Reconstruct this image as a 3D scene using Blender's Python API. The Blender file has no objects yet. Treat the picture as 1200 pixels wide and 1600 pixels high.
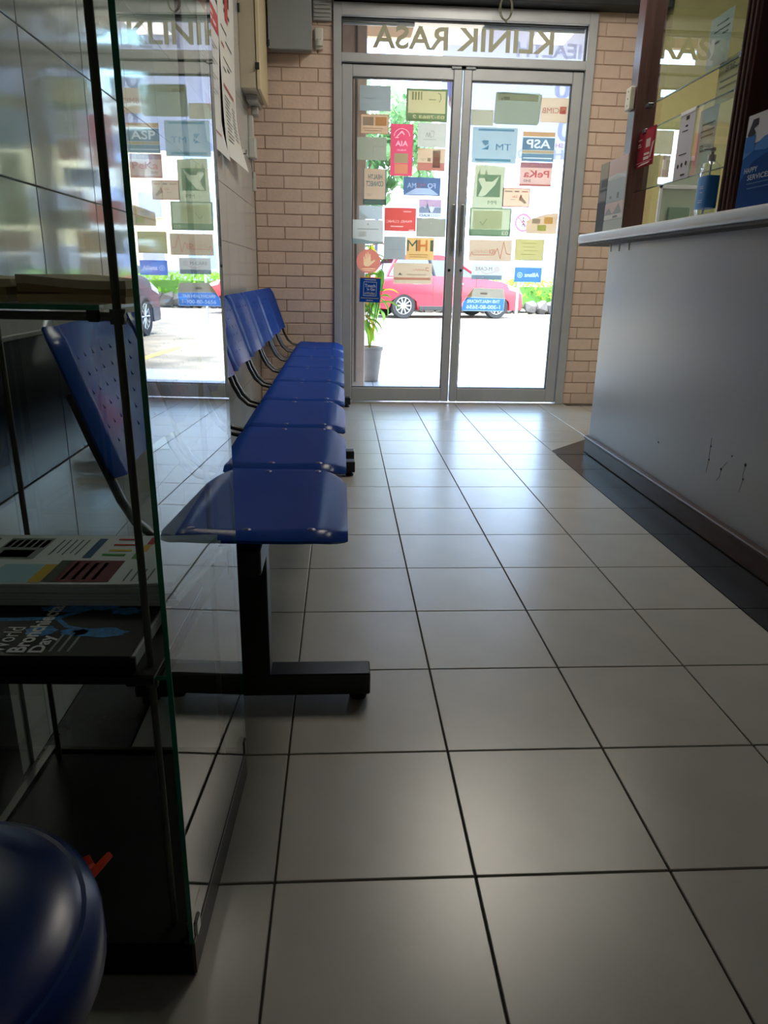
import bpy, bmesh, math, random
from mathutils import Vector, Matrix
random.seed(7)
C = bpy.context.scene.collection
S = bpy.context.scene
PI = math.pi

# ------------------------------------------------------------------ camera
cam_d = bpy.data.cameras.new('camera')
cam = bpy.data.objects.new('camera', cam_d); C.objects.link(cam)
cam_d.sensor_fit = 'HORIZONTAL'; cam_d.sensor_width = 36.0; cam_d.lens = 1122.56 / 1200 * 36
cam_d.clip_start = 0.02; cam_d.clip_end = 500
_r = Vector((0.99825904, -0.05608838, 0.01824795)); _u = Vector((0.00020015, 0.31260033, 0.94988473)); _f = Vector((0.05898181, 0.94822736, -0.31206733))
mw = Matrix.Identity(4)
for i in range(3):
    mw[i][0] = _r[i]; mw[i][1] = _u[i]; mw[i][2] = -_f[i]
mw[2][3] = 0.8555
cam.matrix_world = mw
S.camera = cam

# ------------------------------------------------------------------ world, sun, exposure
W = bpy.data.worlds.new('sky'); S.world = W; W.use_nodes = True
nt = W.node_tree; nt.nodes.clear()
sky = nt.nodes.new('ShaderNodeTexSky'); sky.sky_type = 'NISHITA'
sky.sun_disc = False; sky.sun_elevation = math.radians(62); sky.sun_rotation = math.radians(150)
sky.air_density = 1.0; sky.dust_density = 2.0; sky.ozone_density = 1.0
bg = nt.nodes.new('ShaderNodeBackground'); bg.inputs['Strength'].default_value = 0.55
wo = nt.nodes.new('ShaderNodeOutputWorld')
nt.links.new(sky.outputs[0], bg.inputs[0]); nt.links.new(bg.outputs[0], wo.inputs[0])

sd = bpy.data.lights.new('sun', 'SUN'); sd.energy = 4.0; sd.angle = math.radians(0.6); sd.color = (1.0, 0.95, 0.87)
sun = bpy.data.objects.new('sun', sd); C.objects.link(sun)
sun.rotation_euler = Vector((0.18, -0.36, -0.90)).to_track_quat('-Z', 'Y').to_euler()   # light travels this way

S.view_settings.view_transform = 'Standard'; S.view_settings.look = 'None'
S.view_settings.exposure = 2.35; S.view_settings.gamma = 1.0; S.view_settings.use_curve_mapping = False
S.cycles.transparent_max_bounces = 32; S.cycles.max_bounces = 10; S.cycles.diffuse_bounces = 5
S.cycles.sample_clamp_indirect = 8.0

# ------------------------------------------------------------------ materials
def lin(h):
    if not isinstance(h, str): return tuple(h)[:3] + (1.0,)
    h = h.lstrip('#'); o = []
    for k in (0, 2, 4):
        c = int(h[k:k+2], 16) / 255
        o.append(c / 12.92 if c <= 0.04045 else ((c + 0.055) / 1.055) ** 2.4)
    return tuple(o) + (1.0,)
_M = {}
def M(name, col='#808080', rough=0.5, metal=0.0, spec=0.5, noise=0.0, nscale=20.0, bump=0.0, bscale=60.0, rnd=0.0, coat=0.0, stretch=None):
    """Principled material; noise = colour variation, bump = fine relief, rnd = variation from object to object."""
    if name in _M: return _M[name]
    m = bpy.data.materials.new(name); m.use_nodes = True; n = m.node_tree.nodes; l = m.node_tree.links
    b = n['Principled BSDF']; c = lin(col)
    b.inputs['Base Color'].default_value = c; b.inputs['Roughness'].default_value = rough
    b.inputs['Metallic'].default_value = metal; b.inputs['Specular IOR Level'].default_value = spec
    if coat: b.inputs['Coat Weight'].default_value = coat; b.inputs['Coat Roughness'].default_value = 0.08
    tc = n.new('ShaderNodeTexCoord'); vec = tc.outputs['Object']
    if stretch:
        mp = n.new('ShaderNodeMapping'); mp.inputs['Scale'].default_value = stretch
        l.new(vec, mp.inputs['Vector']); vec = mp.outputs['Vector']
    if noise or rnd:
        hsv = n.new('ShaderNodeHueSaturation'); hsv.inputs['Color'].default_value = c
        mth = n.new('ShaderNodeMath'); mth.operation = 'ADD'; mth.inputs[0].default_value = 1.0; mth.inputs[1].default_value = 0.0
        if noise:
            t = n.new('ShaderNodeTexNoise'); t.inputs['Scale'].default_value = nscale; t.inputs['Detail'].default_value = 5
            l.new(vec, t.inputs['Vector'])
            mr = n.new('ShaderNodeMapRange'); mr.inputs['From Min'].default_value = 0.3; mr.inputs['From Max'].default_value = 0.7
            mr.inputs['To Min'].default_value = 1 - noise; mr.inputs['To Max'].default_value = 1 + noise
            l.new(t.outputs['Fac'], mr.inputs['Value']); l.new(mr.outputs[0], mth.inputs[0])
        if rnd:
            oi = n.new('ShaderNodeObjectInfo'); mr2 = n.new('ShaderNodeMapRange')
            mr2.inputs['To Min'].default_value = -rnd; mr2.inputs['To Max'].default_value = rnd
            l.new(oi.outputs['Random'], mr2.inputs['Value']); l.new(mr2.outputs[0], mth.inputs[1])
        l.new(mth.outputs[0], hsv.inputs['Value']); l.new(hsv.outputs[0], b.inputs['Base Color'])
    if bump:
        t2 = n.new('ShaderNodeTexNoise'); t2.inputs['Scale'].default_value = bscale; t2.inputs['Detail'].default_value = 3
        l.new(vec, t2.inputs['Vector'])
        bp = n.new('ShaderNodeBump'); bp.inputs['Strength'].default_value = bump; bp.inputs['Distance'].default_value = 0.01
        l.new(t2.outputs['Fac'], bp.inputs['Height']); l.new(bp.outputs[0], b.inputs['Normal'])
    _M[name] = m
    return m

def plastic(name, col, gloss=0.10, rough=0.25):
    if name in _M: return _M[name]
    m = bpy.data.materials.new(name); m.use_nodes = True; n = m.node_tree.nodes; l = m.node_tree.links; n.clear()
    o = n.new('ShaderNodeOutputMaterial'); mx = n.new('ShaderNodeMixShader')
    d = n.new('ShaderNodeBsdfDiffuse'); g = n.new('ShaderNodeBsdfGlossy'); g.inputs['Roughness'].default_value = rough
    tc = n.new('ShaderNodeTexCoord'); t = n.new('ShaderNodeTexNoise'); t.inputs['Scale'].default_value = 9
    hs = n.new('ShaderNodeHueSaturation'); hs.inputs['Color'].default_value = lin(col)
    mr = n.new('ShaderNodeMapRange'); mr.inputs['To Min'].default_value = .9; mr.inputs['To Max'].default_value = 1.1
    l.new(tc.outputs['Object'], t.inputs['Vector']); l.new(t.outputs['Fac'], mr.inputs['Value']); l.new(mr.outputs[0], hs.inputs['Value']); l.new(hs.outputs[0], d.inputs[0])
    fr = n.new('ShaderNodeFresnel'); fr.inputs[0].default_value = 1.45
    f1 = n.new('ShaderNodeMath'); f1.operation = 'MULTIPLY_ADD'; f1.inputs[1].default_value = gloss; f1.inputs[2].default_value = 0.02; l.new(fr.outputs[0], f1.inputs[0])
    l.new(f1.outputs[0], mx.inputs[0]); l.new(d.outputs[0], mx.inputs[1]); l.new(g.outputs[0], mx.inputs[2]); l.new(mx.outputs[0], o.inputs[0])
    _M[name] = m
    return m

def paper(col, trans=0.6):
    """Thin printed paper or vinyl: lets part of the light through."""
    key = 'paper_%s_%.2f' % (col, trans)
    if key in _M: return _M[key]
    m = bpy.data.materials.new(key); m.use_nodes = True; n = m.node_tree.nodes; l = m.node_tree.links; n.clear()
    o = n.new('ShaderNodeOutputMaterial'); mx = n.new('ShaderNodeMixShader'); mx.inputs[0].default_value = trans
    d = n.new('ShaderNodeBsdfDiffuse'); t = n.new('ShaderNodeBsdfTranslucent')
    d.inputs[0].default_value = lin(col); t.inputs[0].default_value = lin(col)
    l.new(d.outputs[0], mx.inputs[1]); l.new(t.outputs[0], mx.inputs[2]); l.new(mx.outputs[0], o.inputs[0])
    _M[key] = m
    return m

def glass(name, tint=(0.96, 0.99, 0.97), ior=1.5, boost=2.0):
    """Thin clear pane: Fresnel reflection on the outer faces, straight transmission."""
    if name in _M: return _M[name]
    m = bpy.data.materials.new(name); m.use_nodes = True; n = m.node_tree.nodes; l = m.node_tree.links; n.clear()
    o = n.new('ShaderNodeOutputMaterial'); mx = n.new('ShaderNodeMixShader')
    tr = n.new('ShaderNodeBsdfTransparent'); tr.inputs[0].default_value = tint + (1,)
    gl = n.new('ShaderNodeBsdfGlossy'); gl.inputs['Roughness'].default_value = 0.0
    fr = n.new('ShaderNodeFresnel'); fr.inputs[0].default_value = ior
    ge = n.new('ShaderNodeNewGeometry')
    inv = n.new('ShaderNodeMath'); inv.operation = 'SUBTRACT'; inv.inputs[0].default_value = 1.0
    l.new(ge.outputs['Backfacing'], inv.inputs[1])
    s2 = n.new('ShaderNodeMath'); s2.operation = 'SUBTRACT'; s2.inputs[0].default_value = boost; l.new(fr.outputs[0], s2.inputs[1])
    f2 = n.new('ShaderNodeMath'); f2.operation = 'MULTIPLY'; l.new(fr.outputs[0], f2.inputs[0]); l.new(s2.outputs[0], f2.inputs[1])
    f3 = n.new('ShaderNodeMath'); f3.operation = 'MULTIPLY'; f3.use_clamp = True; l.new(f2.outputs[0], f3.inputs[0]); l.new(inv.outputs[0], f3.inputs[1])
    l.new(f3.outputs[0], mx.inputs[0]); l.new(tr.outputs[0], mx.inputs[1]); l.new(gl.outputs[0], mx.inputs[2]); l.new(mx.outputs[0], o.inputs[0])
    _M[name] = m
    return m

def emit(name, col, strength):
    if name in _M: return _M[name]
    m = bpy.data.materials.new(name); m.use_nodes = True; n = m.node_tree.nodes; l = m.node_tree.links; n.clear()
    o = n.new('ShaderNodeOutputMaterial'); e = n.new('ShaderNodeEmission')
    e.inputs[0].default_value = lin(col); e.inputs[1].default_value = strength; l.new(e.outputs[0], o.inputs[0])
    _M[name] = m
    return m

# ------------------------------------------------------------------ mesh helpers
class MB:
    """Collects shapes and links them as ONE mesh object."""
    def __init__(s): s.bm = bmesh.new()
    def box(s, x0, x1, y0, y1, z0, z1, bev=0.0, seg=2, mat=None):
        r = bmesh.ops.create_cube(s.bm, size=1.0); vs = r['verts']
        for v in vs:
            v.co = Vector(((x0 + x1) / 2 + v.co.x * (x1 - x0), (y0 + y1) / 2 + v.co.y * (y1 - y0), (z0 + z1) / 2 + v.co.z * (z1 - z0)))
        if bev:
            es = list({e for v in vs for e in v.link_edges})
            r2 = bmesh.ops.bevel(s.bm, geom=es, offset=bev, segments=seg, affect='EDGES', profile=0.5)
            vs = [v for v in s.bm.verts if v.is_valid and v in set(r2['verts'])] or vs
        if mat is not None:
            for v in vs:
                if v.is_valid: v.co = mat @ v.co
        return s
    def tube(s, pts, r, seg=10, caps=True, flat=None):
        """Sweep a circle (or an ellipse, flat=(rx,ry)) along pts."""
        pts = [Vector(p) for p in pts]; rings = []
        up0 = None
        for i, p in enumerate(pts):
            t = (pts[min(i + 1, len(pts) - 1)] - pts[max(i - 1, 0)]).normalized()
            a = Vector((0, 1, 0)) if abs(t.y) < 0.9 else Vector((1, 0, 0))
            n1 = (a - t * a.dot(t)).normalized(); n2 = t.cross(n1)
            rr = r[i] if isinstance(r, (list, tuple)) else r
            rx, ry = (rr, rr) if flat is None else flat
            rings.append([s.bm.verts.new(p + n1 * rx * math.cos(2 * PI * k / seg) + n2 * ry * math.sin(2 * PI * k / seg)) for k in range(seg)])
        for a, b in zip(rings[:-1], rings[1:]):
            for k in range(seg):
                s.bm.faces.new((a[k], a[(k + 1) % seg], b[(k + 1) % seg], b[k]))
        if caps:
            s.bm.faces.new(rings[0][::-1]); s.bm.faces.new(rings[-1])
        return s
    def lathe(s, prof, seg=32, loc=(0, 0, 0), axis='Z', cap=True):
        rings = []
        for r, z in prof:
            ring = []
            for k in range(seg):
                a = 2 * PI * k / seg
                v = (r * math.cos(a), r * math.sin(a), z)
                if axis == 'Y': v = (v[0], v[2], v[1])
                if axis == 'X': v = (v[2], v[0], v[1])
                ring.append(s.bm.verts.new(Vector(loc) + Vector(v)))
            rings.append(ring)
        for a, b in zip(rings[:-1], rings[1:]):
            for k in range(seg):
                s.bm.faces.new((a[k], a[(k + 1) % seg], b[(k + 1) % seg], b[k]))
        if cap:
            s.bm.faces.new(rings[0][::-1]); s.bm.faces.new(rings[-1])
        return s
    def prism(s, pts, d0, d1, axis='Y'):
        """Extrude a polygon given in the two other axes along axis."""
        def P(a, b, d): return {'Y': (a, d, b), 'X': (d, a, b), 'Z': (a, b, d)}[axis]
        A = [s.bm.verts.new(P(a, b, d0)) for a, b in pts]; B = [s.bm.verts.new(P(a, b, d1)) for a, b in pts]
        s.bm.faces.new(A[::-1]); s.bm.faces.new(B)
        for k in range(len(pts)):
            s.bm.faces.new((A[k], A[(k + 1) % len(pts)], B[(k + 1) % len(pts)], B[k]))
        return s
    def grid(s, f, nu, nv, skip=None):
        vs = [[s.bm.verts.new(f(i / nu, j / nv)) for j in range(nv + 1)] for i in range(nu + 1)]
        for i in range(nu):
            for j in range(nv):
                if skip and skip(i, j): continue
                s.bm.faces.new((vs[i][j], vs[i + 1][j], vs[i + 1][j + 1], vs[i][j + 1]))
        return vs
    def solid(s, t):
        bmesh.ops.recalc_face_normals(s.bm, faces=s.bm.faces[:])
        bmesh.ops.solidify(s.bm, geom=s.bm.faces[:], thickness=t)
        return s
    def mesh(s, name, mat, smooth=False):
        bmesh.ops.recalc_face_normals(s.bm, faces=s.bm.faces[:])
        me = bpy.data.meshes.new(name); s.bm.to_mesh(me); s.bm.free()
        me.materials.append(mat)
        if smooth:
            for p in me.polygons: p.use_smooth = True
            try: me.set_sharp_from_angle(angle=math.radians(40))
            except Exception: pass
        return me
    def build(s, name, mat, parent=None, loc=(0, 0, 0), smooth=False):
        return link(name, s.mesh(name, mat, smooth), parent, loc)

def link(name, me, parent=None, loc=(0, 0, 0), rot=(0, 0, 0)):
    o = bpy.data.objects.new(name, me); C.objects.link(o); o.location = loc; o.rotation_euler = rot
    if parent: o.parent = parent
    return o
def tag(o, label=None, cat=None, group=None, kind=None):
    if label: o['label'] = label
    if cat: o['category'] = cat
    if group: o['group'] = group
    if kind: o['kind'] = kind
    return o
def empty(name, loc=(0, 0, 0), rot=(0, 0, 0)):
    o = bpy.data.objects.new(name, None); C.objects.link(o); o.location = loc; o.rotation_euler = rot; o.empty_display_size = 0.1
    return o
def thing(name, label, cat, loc=(0, 0, 0), rot=(0, 0, 0), group=None):
    return tag(empty(name, loc, rot), label, cat, group)
def struct(o): o['kind'] = 'structure'; return o
def copy_tree(o, parent=None):
    c = o.copy(); C.objects.link(c); c.parent = parent
    for ch in list(o.children): copy_tree(ch, c)
    return c

_TX = {}
def text_mesh(body, bold=0.0):
    """Letters as a flat mesh in XY, height of a capital = 1, centred."""
    if 'M' in body or 'W' in body: bold = 0.0
    key = (body, bold)
    if key in _TX: return _TX[key]
    cu = bpy.data.curves.new('t', 'FONT'); cu.body = body; cu.size = 1.0; cu.offset = bold; cu.fill_mode = 'FRONT'; cu.resolution_u = 3
    o = bpy.data.objects.new('t', cu); C.objects.link(o)
    dg = bpy.context.evaluated_depsgraph_get(); dg.update()
    me = bpy.data.meshes.new_from_object(o.evaluated_get(dg)); bpy.data.objects.remove(o); bpy.data.curves.remove(cu)
    xs = [v.co.x for v in me.vertices]; ys = [v.co.y for v in me.vertices]
    x0, x1, y0, y1 = min(xs), max(xs), min(ys), max(ys)
    pts = [((v.co.x - (x0 + x1) / 2), (v.co.y - (y0 + y1) / 2)) for v in me.vertices]
    fs = [tuple(p.vertices) for p in me.polygons]
    _TX[key] = (pts, fs, x1 - x0, y1 - y0)
    bpy.data.meshes.remove(me)
    return _TX[key]
def text_loops(body, bold=0.0):
    pts, fs, tw, th_ = text_mesh(body, bold); cnt_ = {}
    for f in fs:
        for a, b in zip(f, f[1:] + f[:1]): cnt_[(a, b)] = 1
    nxt = {}
    for (a, b) in cnt_:
        if (b, a) not in cnt_: nxt.setdefault(a, []).append(b)
    loops = []
    while nxt:
        a = next(iter(nxt)); lp = [a]; b = nxt[a].pop()
        if not nxt[a]: del nxt[a]
        while b != lp[0] and b in nxt:
            lp.append(b); c = nxt[b].pop()
            if not nxt[b]: del nxt[b]
            b = c
        if len(lp) > 2: loops.append([pts[i] for i in lp])
    return loops, tw, th_
def cut_sheet(outer, holes):
    """Triangulated flat sheet (outer polygon with holes), as points and faces."""
    cu = bpy.data.curves.new('k', 'CURVE'); cu.dimensions = '2D'; cu.fill_mode = 'FRONT'
    for lp in [outer] + holes:
        sp = cu.splines.new('POLY'); sp.points.add(len(lp) - 1); sp.use_cyclic_u = True
        for q, (x, y) in zip(sp.points, lp): q.co = (x, y, 0, 1)
    o = bpy.data.objects.new('k', cu); C.objects.link(o)
    dg = bpy.context.evaluated_depsgraph_get(); dg.update()
    me = bpy.data.meshes.new_from_object(o.evaluated_get(dg)); bpy.data.objects.remove(o); bpy.data.curves.remove(cu)
    r = [(v.co.x, v.co.y) for v in me.vertices], [tuple(p.vertices) for p in me.polygons]
    bpy.data.meshes.remove(me)
    return r
def text_bm(bm, body, f, w=None, h=None, bold=0.0, mirror=False):
    """Add letters to bm; f maps local (x, y) to 3D. Fitted to width w and/or height h."""
    pts, fs, tw, th = text_mesh(body, bold)
    sx = (w / tw) if w else h / th; sy = (h / th) if h else sx
    if mirror: sx = -sx
    vs = [bm.verts.new(f(x * sx, y * sy)) for x, y in pts]
    for t in fs:
        try: bm.faces.new([vs[i] for i in t])
        except ValueError: pass

# ------------------------------------------------------------------ shared materials
m_alu = M('aluminium', '#b3b6ba', 0.42, 0.25, noise=0.05, nscale=8)
m_black = M('black_steel', '#0c0d10', 0.38, 0.0, noise=0.1)
m_glass = glass('door_glass')
m_cabglass = glass('cabinet_glass', (0.90, 0.955, 0.93))
m_winglass = glass('window_glass', (0.93, 0.97, 0.95))
m_gedge = M('glass_edge', '#1f8465', 0.15, 0.0, 0.6)
m_tile = M('floor_tile', '#a7a69d', 0.30, spec=0.85, noise=0.05, nscale=9, rnd=0.035, bump=0.015, bscale=90)
m_tiledark = M('dark_floor_tile', '#2b2e33', 0.26, spec=0.5, noise=0.08, nscale=8)
m_grout = M('grout', '#2c2a26', 0.9)
m_wtile = M('wall_tile_white', '#c3c3c0', 0.07, spec=0.5, rnd=0.02, bump=0.05, bscale=6)
m_wtiled = M('wall_tile_grey', '#45484a', 0.22, spec=0.4, noise=0.08, nscale=12)
m_wgrout = M('wall_grout', '#a4a5a3', 0.8)
m_brick = M('painted_brick', '#d8c0b0', 0.55, noise=0.04, nscale=14, rnd=0.045, bump=0.25, bscale=45)
m_mortar = M('brick_joint', '#bfa494', 0.8)
m_yellow = M('yellow_plaster', '#cbc590', 0.7, noise=0.03)
m_plaster = M('pale_plaster', '#cfcbc2', 0.75, noise=0.03)
m_ceil = M('ceiling_board', '#c9c7c0', 0.8)
m_darkceil = M('dark_ceiling', '#2d2f31', 0.7, noise=0.3, nscale=10)
m_wood = M('dark_wood', '#5c403c', 0.30, spec=0.5, noise=0.22, nscale=7, stretch=(12, 12, 1))

# ------------------------------------------------------------------ floor
FX0, FY0, TS = -0.399, 0.846, 0.3
WL, DW, CF = -0.56, 5.10, 1.29       # left wall face, door wall face, counter front
floor = MB().box(-0.62, 3.4, -2.6, 5.16, -0.12, -0.0035).build('floor', m_grout)
struct(floor)
t_me = MB().box(0.0017, TS - 0.0017, 0.0017, TS - 0.0017, -0.008, 0.0, 0.0012, 1).mesh('floor_tile', m_tile)
for j in range(-11, 15):
    y = FY0 + TS * j
    cols = list(range(5)) + (list(range(5, 9)) if y > 3.5 else [])
    for i in cols:
        if y + TS > DW + 0.06 - 0.0:
            o = MB().box(0.0017, TS - 0.0017, 0.0017, DW + 0.05 - y, -0.008, 0.0).build('floor_tile', m_tile, floor, (FX0 + TS * i, y, 0))
        else:
            link('floor_tile', t_me, floor, (FX0 + TS * i, y, 0))
b_me = MB().box(0.002, 0.159, 0.0017, TS - 0.0017, -0.008, 0.0).mesh('border_tile', m_tiledark)
for j in range(-11, 14):
    link('border_tile', b_me, floor, (-0.56, FY0 + TS * j, 0))
for j in range(-11, 9):
    link('border_tile', b_me, floor, (1.101, FY0 + TS * j, 0))
MB().prism([(1.103, 3.548), (1.103, 3.63), (1.45, 3.985), (1.62, 3.985), (1.62, 3.548)], -0.004, 0.0012, 'Z').build('border_tile', m_tiledark, floor)

MB().box(1.60, 2.0, 5.02, 5.094, -0.004, 0.0012).build('border_tile', m_tiledark, floor)

# ------------------------------------------------------------------ left wall with tiles
wall_l = MB().box(-0.66, WL - 0.005, 1.09, 5.16, 0, 2.8).build('wall_left', m_wgrout); struct(wall_l)
TH, TWd = 0.257, 0.337
rows = [(-0.027 + TH * k) for k in range(11)]
wt = MB().box(-0.006, 0, 0.001, TWd - 0.001, 0.001, TH - 0.001, 0.0012, 1).mesh('wall_tile', m_wtile)
wtd = MB().box(-0.006, 0, 0.001, TWd - 0.001, 0.001, TH - 0.001, 0.0012, 1).mesh('wall_tile', m_wtiled)
ys = [1.138 + TWd * k for k in range(12)]
for r, z in enumerate(rows):
    for k, y in enumerate(ys):
        z0, z1 = max(z, 0.0), min(z + TH, 2.8)
        y1 = min(y + TWd, DW)
        if z == z0 and y1 == y + TWd and z1 == z + TH:
            link('wall_tile', wtd if r == 2 else wt, wall_l, (WL, y, z))
        elif y1 - y > 0.02 and z1 - z0 > 0.02:
            MB().box(-0.006, 0, 0.001, y1 - y - 0.001, 0.001, z1 - z0 - 0.001).build('wall_tile', m_wtiled if r == 2 else m_wtile, wall_l, (WL, y, z0))
MB().box(-0.004, 0.003, 1.14, 5.09, 0.739, 0.749, 0.002, 1).build('border_strip', M('strip', '#9a9b98', 0.3), wall_l, (WL, 0, 0))
wn = MB().box(-0.66, WL - 0.01, -2.6, 1.09, 0, 2.8).build('wall_side', m_plaster); struct(wn)
tr = MB().box(-0.58, WL + 0.006, 0.96, 1.085, 0, 2.2, 0.004, 1).build('trim_1', m_black); struct(tr)

# ------------------------------------------------------------------ door wall: painted brick, yellow plaster, beam
wall_f = MB().box(-0.66, -0.05, DW + 0.003, 5.24, 0, 2.8).box(1.585, 2.02, DW + 0.003, 5.24, 0, 2.8).box(-0.05, 1.585, DW + 0.003, 5.24, 2.425, 2.8).build('wall_front', m_mortar)
struct(wall_f)
CH, BL, Z0 = 0.0766, 0.226, 0.0
def bricks(xa, xb, ph):
    cache = {}
    n = 0
    z = Z0
    while z < 2.72:
        off = (ph + (BL / 2 if n % 2 else 0))
        x = xa - BL + (off % BL)
        while x < xb:
            a, b = max(x, xa), min(x + BL, xb)
            if b - a > 0.02:
                key = round(b - a, 3)
                if key not in cache:
                    cache[key] = MB().box(0.0028, b - a - 0.0028, -0.003, 0.02, 0.0028, CH - 0.0028, 0.0025, 1).mesh('brick', m_brick)
                link('brick', cache[key], wall_f, (a, DW + random.uniform(-0.0012, 0.0012), z), (random.uniform(-.004, .004), 0, random.uniform(-.004, .004)))
            x += BL
        z += CH; n += 1
bricks(-0.56, -0.052, 0.187)
bricks(1.588, 2.02, 0.06)
wy = MB().box(2.02, 3.4, DW - 0.10, 5.24, 0, 2.8).build('wall_office', m_yellow); struct(wy)
wr = MB().box(3.3, 3.4, -2.6, 5.2, 0, 2.8).build('wall_right', m_yellow); struct(wr)
wb = MB().box(-0.66, 3.4, -2.7, -2.6, 0, 2.8).build('wall_back', m_plaster); struct(wb)
ce = MB().box(-0.66, 3.4, -2.7, 5.24, 2.8, 2.9).build('ceiling', m_ceil); struct(ce)
be = MB().box(-0.045, 2.0, DW - 0.13, DW + 0.0, 2.428, 2.80, 0.004, 1).build('trim_2', m_darkceil); struct(be)

# ------------------------------------------------------------------ entrance door in aluminium frame
door = struct(empty('door_1', (0, DW, 0)))
def dpart(name, x0, x1, z0, z1, y0=-0.03, y1=0.06, parent=None, mat=None, bev=0.003):
    return MB().box(x0, x1, y0, y1, z0, z1, bev, 1).build(name, mat or m_alu, parent or door)
dpart('jamb', -0.05, 0.0, 0, 2.42); dpart('jamb', 1.53, 1.585, 0, 2.42)
dpart('frame_head', 0.0, 1.53, 2.35, 2.42); dpart('transom_bar', 0.0, 1.53, 2.105, 2.155)
dpart('gap_strip', 0.0, 1.53, 2.098, 2.106, 0.0, 0.05, None, M('gap_shade', '#4d4f50', 0.5, 0.4))  # dark strip: shade of the gap above the leaves put into its colour
dpart('threshold', -0.02, 1.55, -0.003, 0.006, -0.03, 0.07, None, M('threshold_metal', '#b9bbbb', 0.3, 0.7), 0.001)
# transom pane with rubber bead, shutter slats showing behind its top
tp = dpart('transom_pane', 0.0, 1.53, 2.155, 2.35, 0.012, 0.018, None, m_glass, 0)
bd = MB()
for a in ((0, 0.006, 2.155, 2.35), (1.524, 1.53, 2.155, 2.35), (0, 1.53, 2.155, 2.161), (0, 1.53, 2.344, 2.35)): bd.box(a[0], a[1], -0.002, 0.03, a[2], a[3])
bd.build('glazing_bead', M('rubber', '#2a2b2c', 0.7), door)
for k in range(2): dpart('shutter_slat', 0.005, 1.525, 2.322 + k * 0.0165, 2.336 + k * 0.0165, 0.035, 0.055, None, M('slat_metal', '#a7a9ac', 0.4, 0.5), 0.004)
kl = MB()
text_bm(kl.bm, 'KLINIK RASA', lambda x, y: Vector((0.757 + x, 0.010, 2.2555 + y)), w=1.135, h=0.128, bold=0.022, mirror=True)
lt = kl.build('vinyl_lettering', paper('#9a947a', 0.5), tp); lt['label'] = 'grey gold capital letters reading KLINIK RASA'
def leaf(x0, x1, pull, lock_side):
    m = MB()
    sl = 0.065 if lock_side > 0 else 0.052; sr = 0.055 if lock_side > 0 else 0.068
    m.box(x0, x0 + sl, -0.012, 0.034, 0.012, 2.098, 0.004, 1).box(x1 - sr, x1, -0.012, 0.034, 0.012, 2.098, 0.004, 1)
    m.box(x0 + sl, x1 - sr, -0.010, 0.032, 0.012, 0.106, 0.004, 1).box(x0 + sl, x1 - sr, -0.010, 0.032, 2.03, 2.098, 0.004, 1)
    lf = m.build('leaf_frame', m_alu, door)
    b = MB()
    a0, a1 = x0 + sl, x1 - sr
    b.box(a0, a0 + 0.005, -0.004, 0.026, 0.106, 2.03).box(a1 - 0.005, a1, -0.004, 0.026, 0.106, 2.03).box(a0, a1, -0.004, 0.026, 0.106, 0.111).box(a0, a1, -0.004, 0.026, 2.025, 2.03)
    b.build('glazing_bead', M('rubber'), lf)
    MB().box(a0, a1, 0.008, 0.013, 0.106, 2.03).build('pane', m_glass, lf)
    # pull plate with grip
    MB().box(pull - 0.011, pull + 0.011, -0.040, -0.030, 1.02, 1.31, 0.004, 2).box(pull - 0.008, pull + 0.008, -0.032, -0.010, 1.03, 1.06).box(pull - 0.008, pull + 0.008, -0.032, -0.010, 1.27, 1.30).build('pull_handle', M('handle_metal', '#8b8e90', 0.35, 0.7), lf)
    MB().lathe([(0.0, -0.016), (0.009, -0.015), (0.010, -0.011)], 14, (pull - lock_side * 0.010, 0, 0.90), 'Y').build('lock_cylinder', M('lock_dark', '#2b2c2d', 0.4, 0.6), lf)
    MB().box(pull - 0.05, pull + 0.045, -0.02, 0.0, 2.088, 2.112, 0.003, 1).build('top_pivot', M('pivot_metal', '#7a7d7f', 0.4, 0.6), lf)
    return lf
leaf(0.003, 0.757, 0.735, 1)
leaf(0.765, 1.527, 0.795, -1)

# ------------------------------------------------------------------ counter (things) and glazed partition above it (structure)
cnt = thing('reception_counter', 'grey laminate reception counter with brown skirting and pale top', 'counter', (CF, 0, 0))
cb = MB().box(0, 0.46, -1.6, 3.63, 0.06, 1.027, 0.006, 2).build('counter_body', M('grey_laminate', '#a0a3a9', 0.33, 0.15, 0.5, noise=0.02, nscale=3, bump=0.02, bscale=5), cnt)
MB().box(-0.024, 0.0, -1.6, 3.615, 0, 0.075, 0.005, 1).box(-0.03, 0.0, -1.6, 3.618, 0.072, 0.086, 0.004, 1).box(0.0, 0.45, 3.60, 3.65, 0, 0.086, 0.004, 1).build('skirting', M('skirting_wood', '#4d3a31', 0.35, noise=0.25, nscale=10, stretch=(1, 1, 4)), cnt)
ct = MB().box(-0.092, 0.56, -1.6, 3.845, 1.027, 1.072, 0.014, 4).build('countertop', M('countertop_laminate', '#b4b6b8', 0.35, noise=0.03), cnt, smooth=True)
MB().box(-0.085, 0.55, -1.6, 3.835, 1.018, 1.027).build('countertop_batten', M('batten', '#34302d', 0.6), cnt)
m_hole = M('torn_hole', '#0b0b0c', 0.8); m_lift = M('lifted_laminate', '#7c7f84', 0.4)
for (y, z, r) in ((2.390, .311, .0035), (2.389, .263, .0035), (2.300, .252, .005), (2.247, .310, .003), (2.161, .302, .0055), (2.161, .255, .0035), (2.803, .232, .004)):
    MB().lathe([(0.0, -0.0012), (r, -0.0012), (r, 0.001)], 8, (0, y, z), 'X').build('tear_hole', m_hole, cb)
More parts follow.
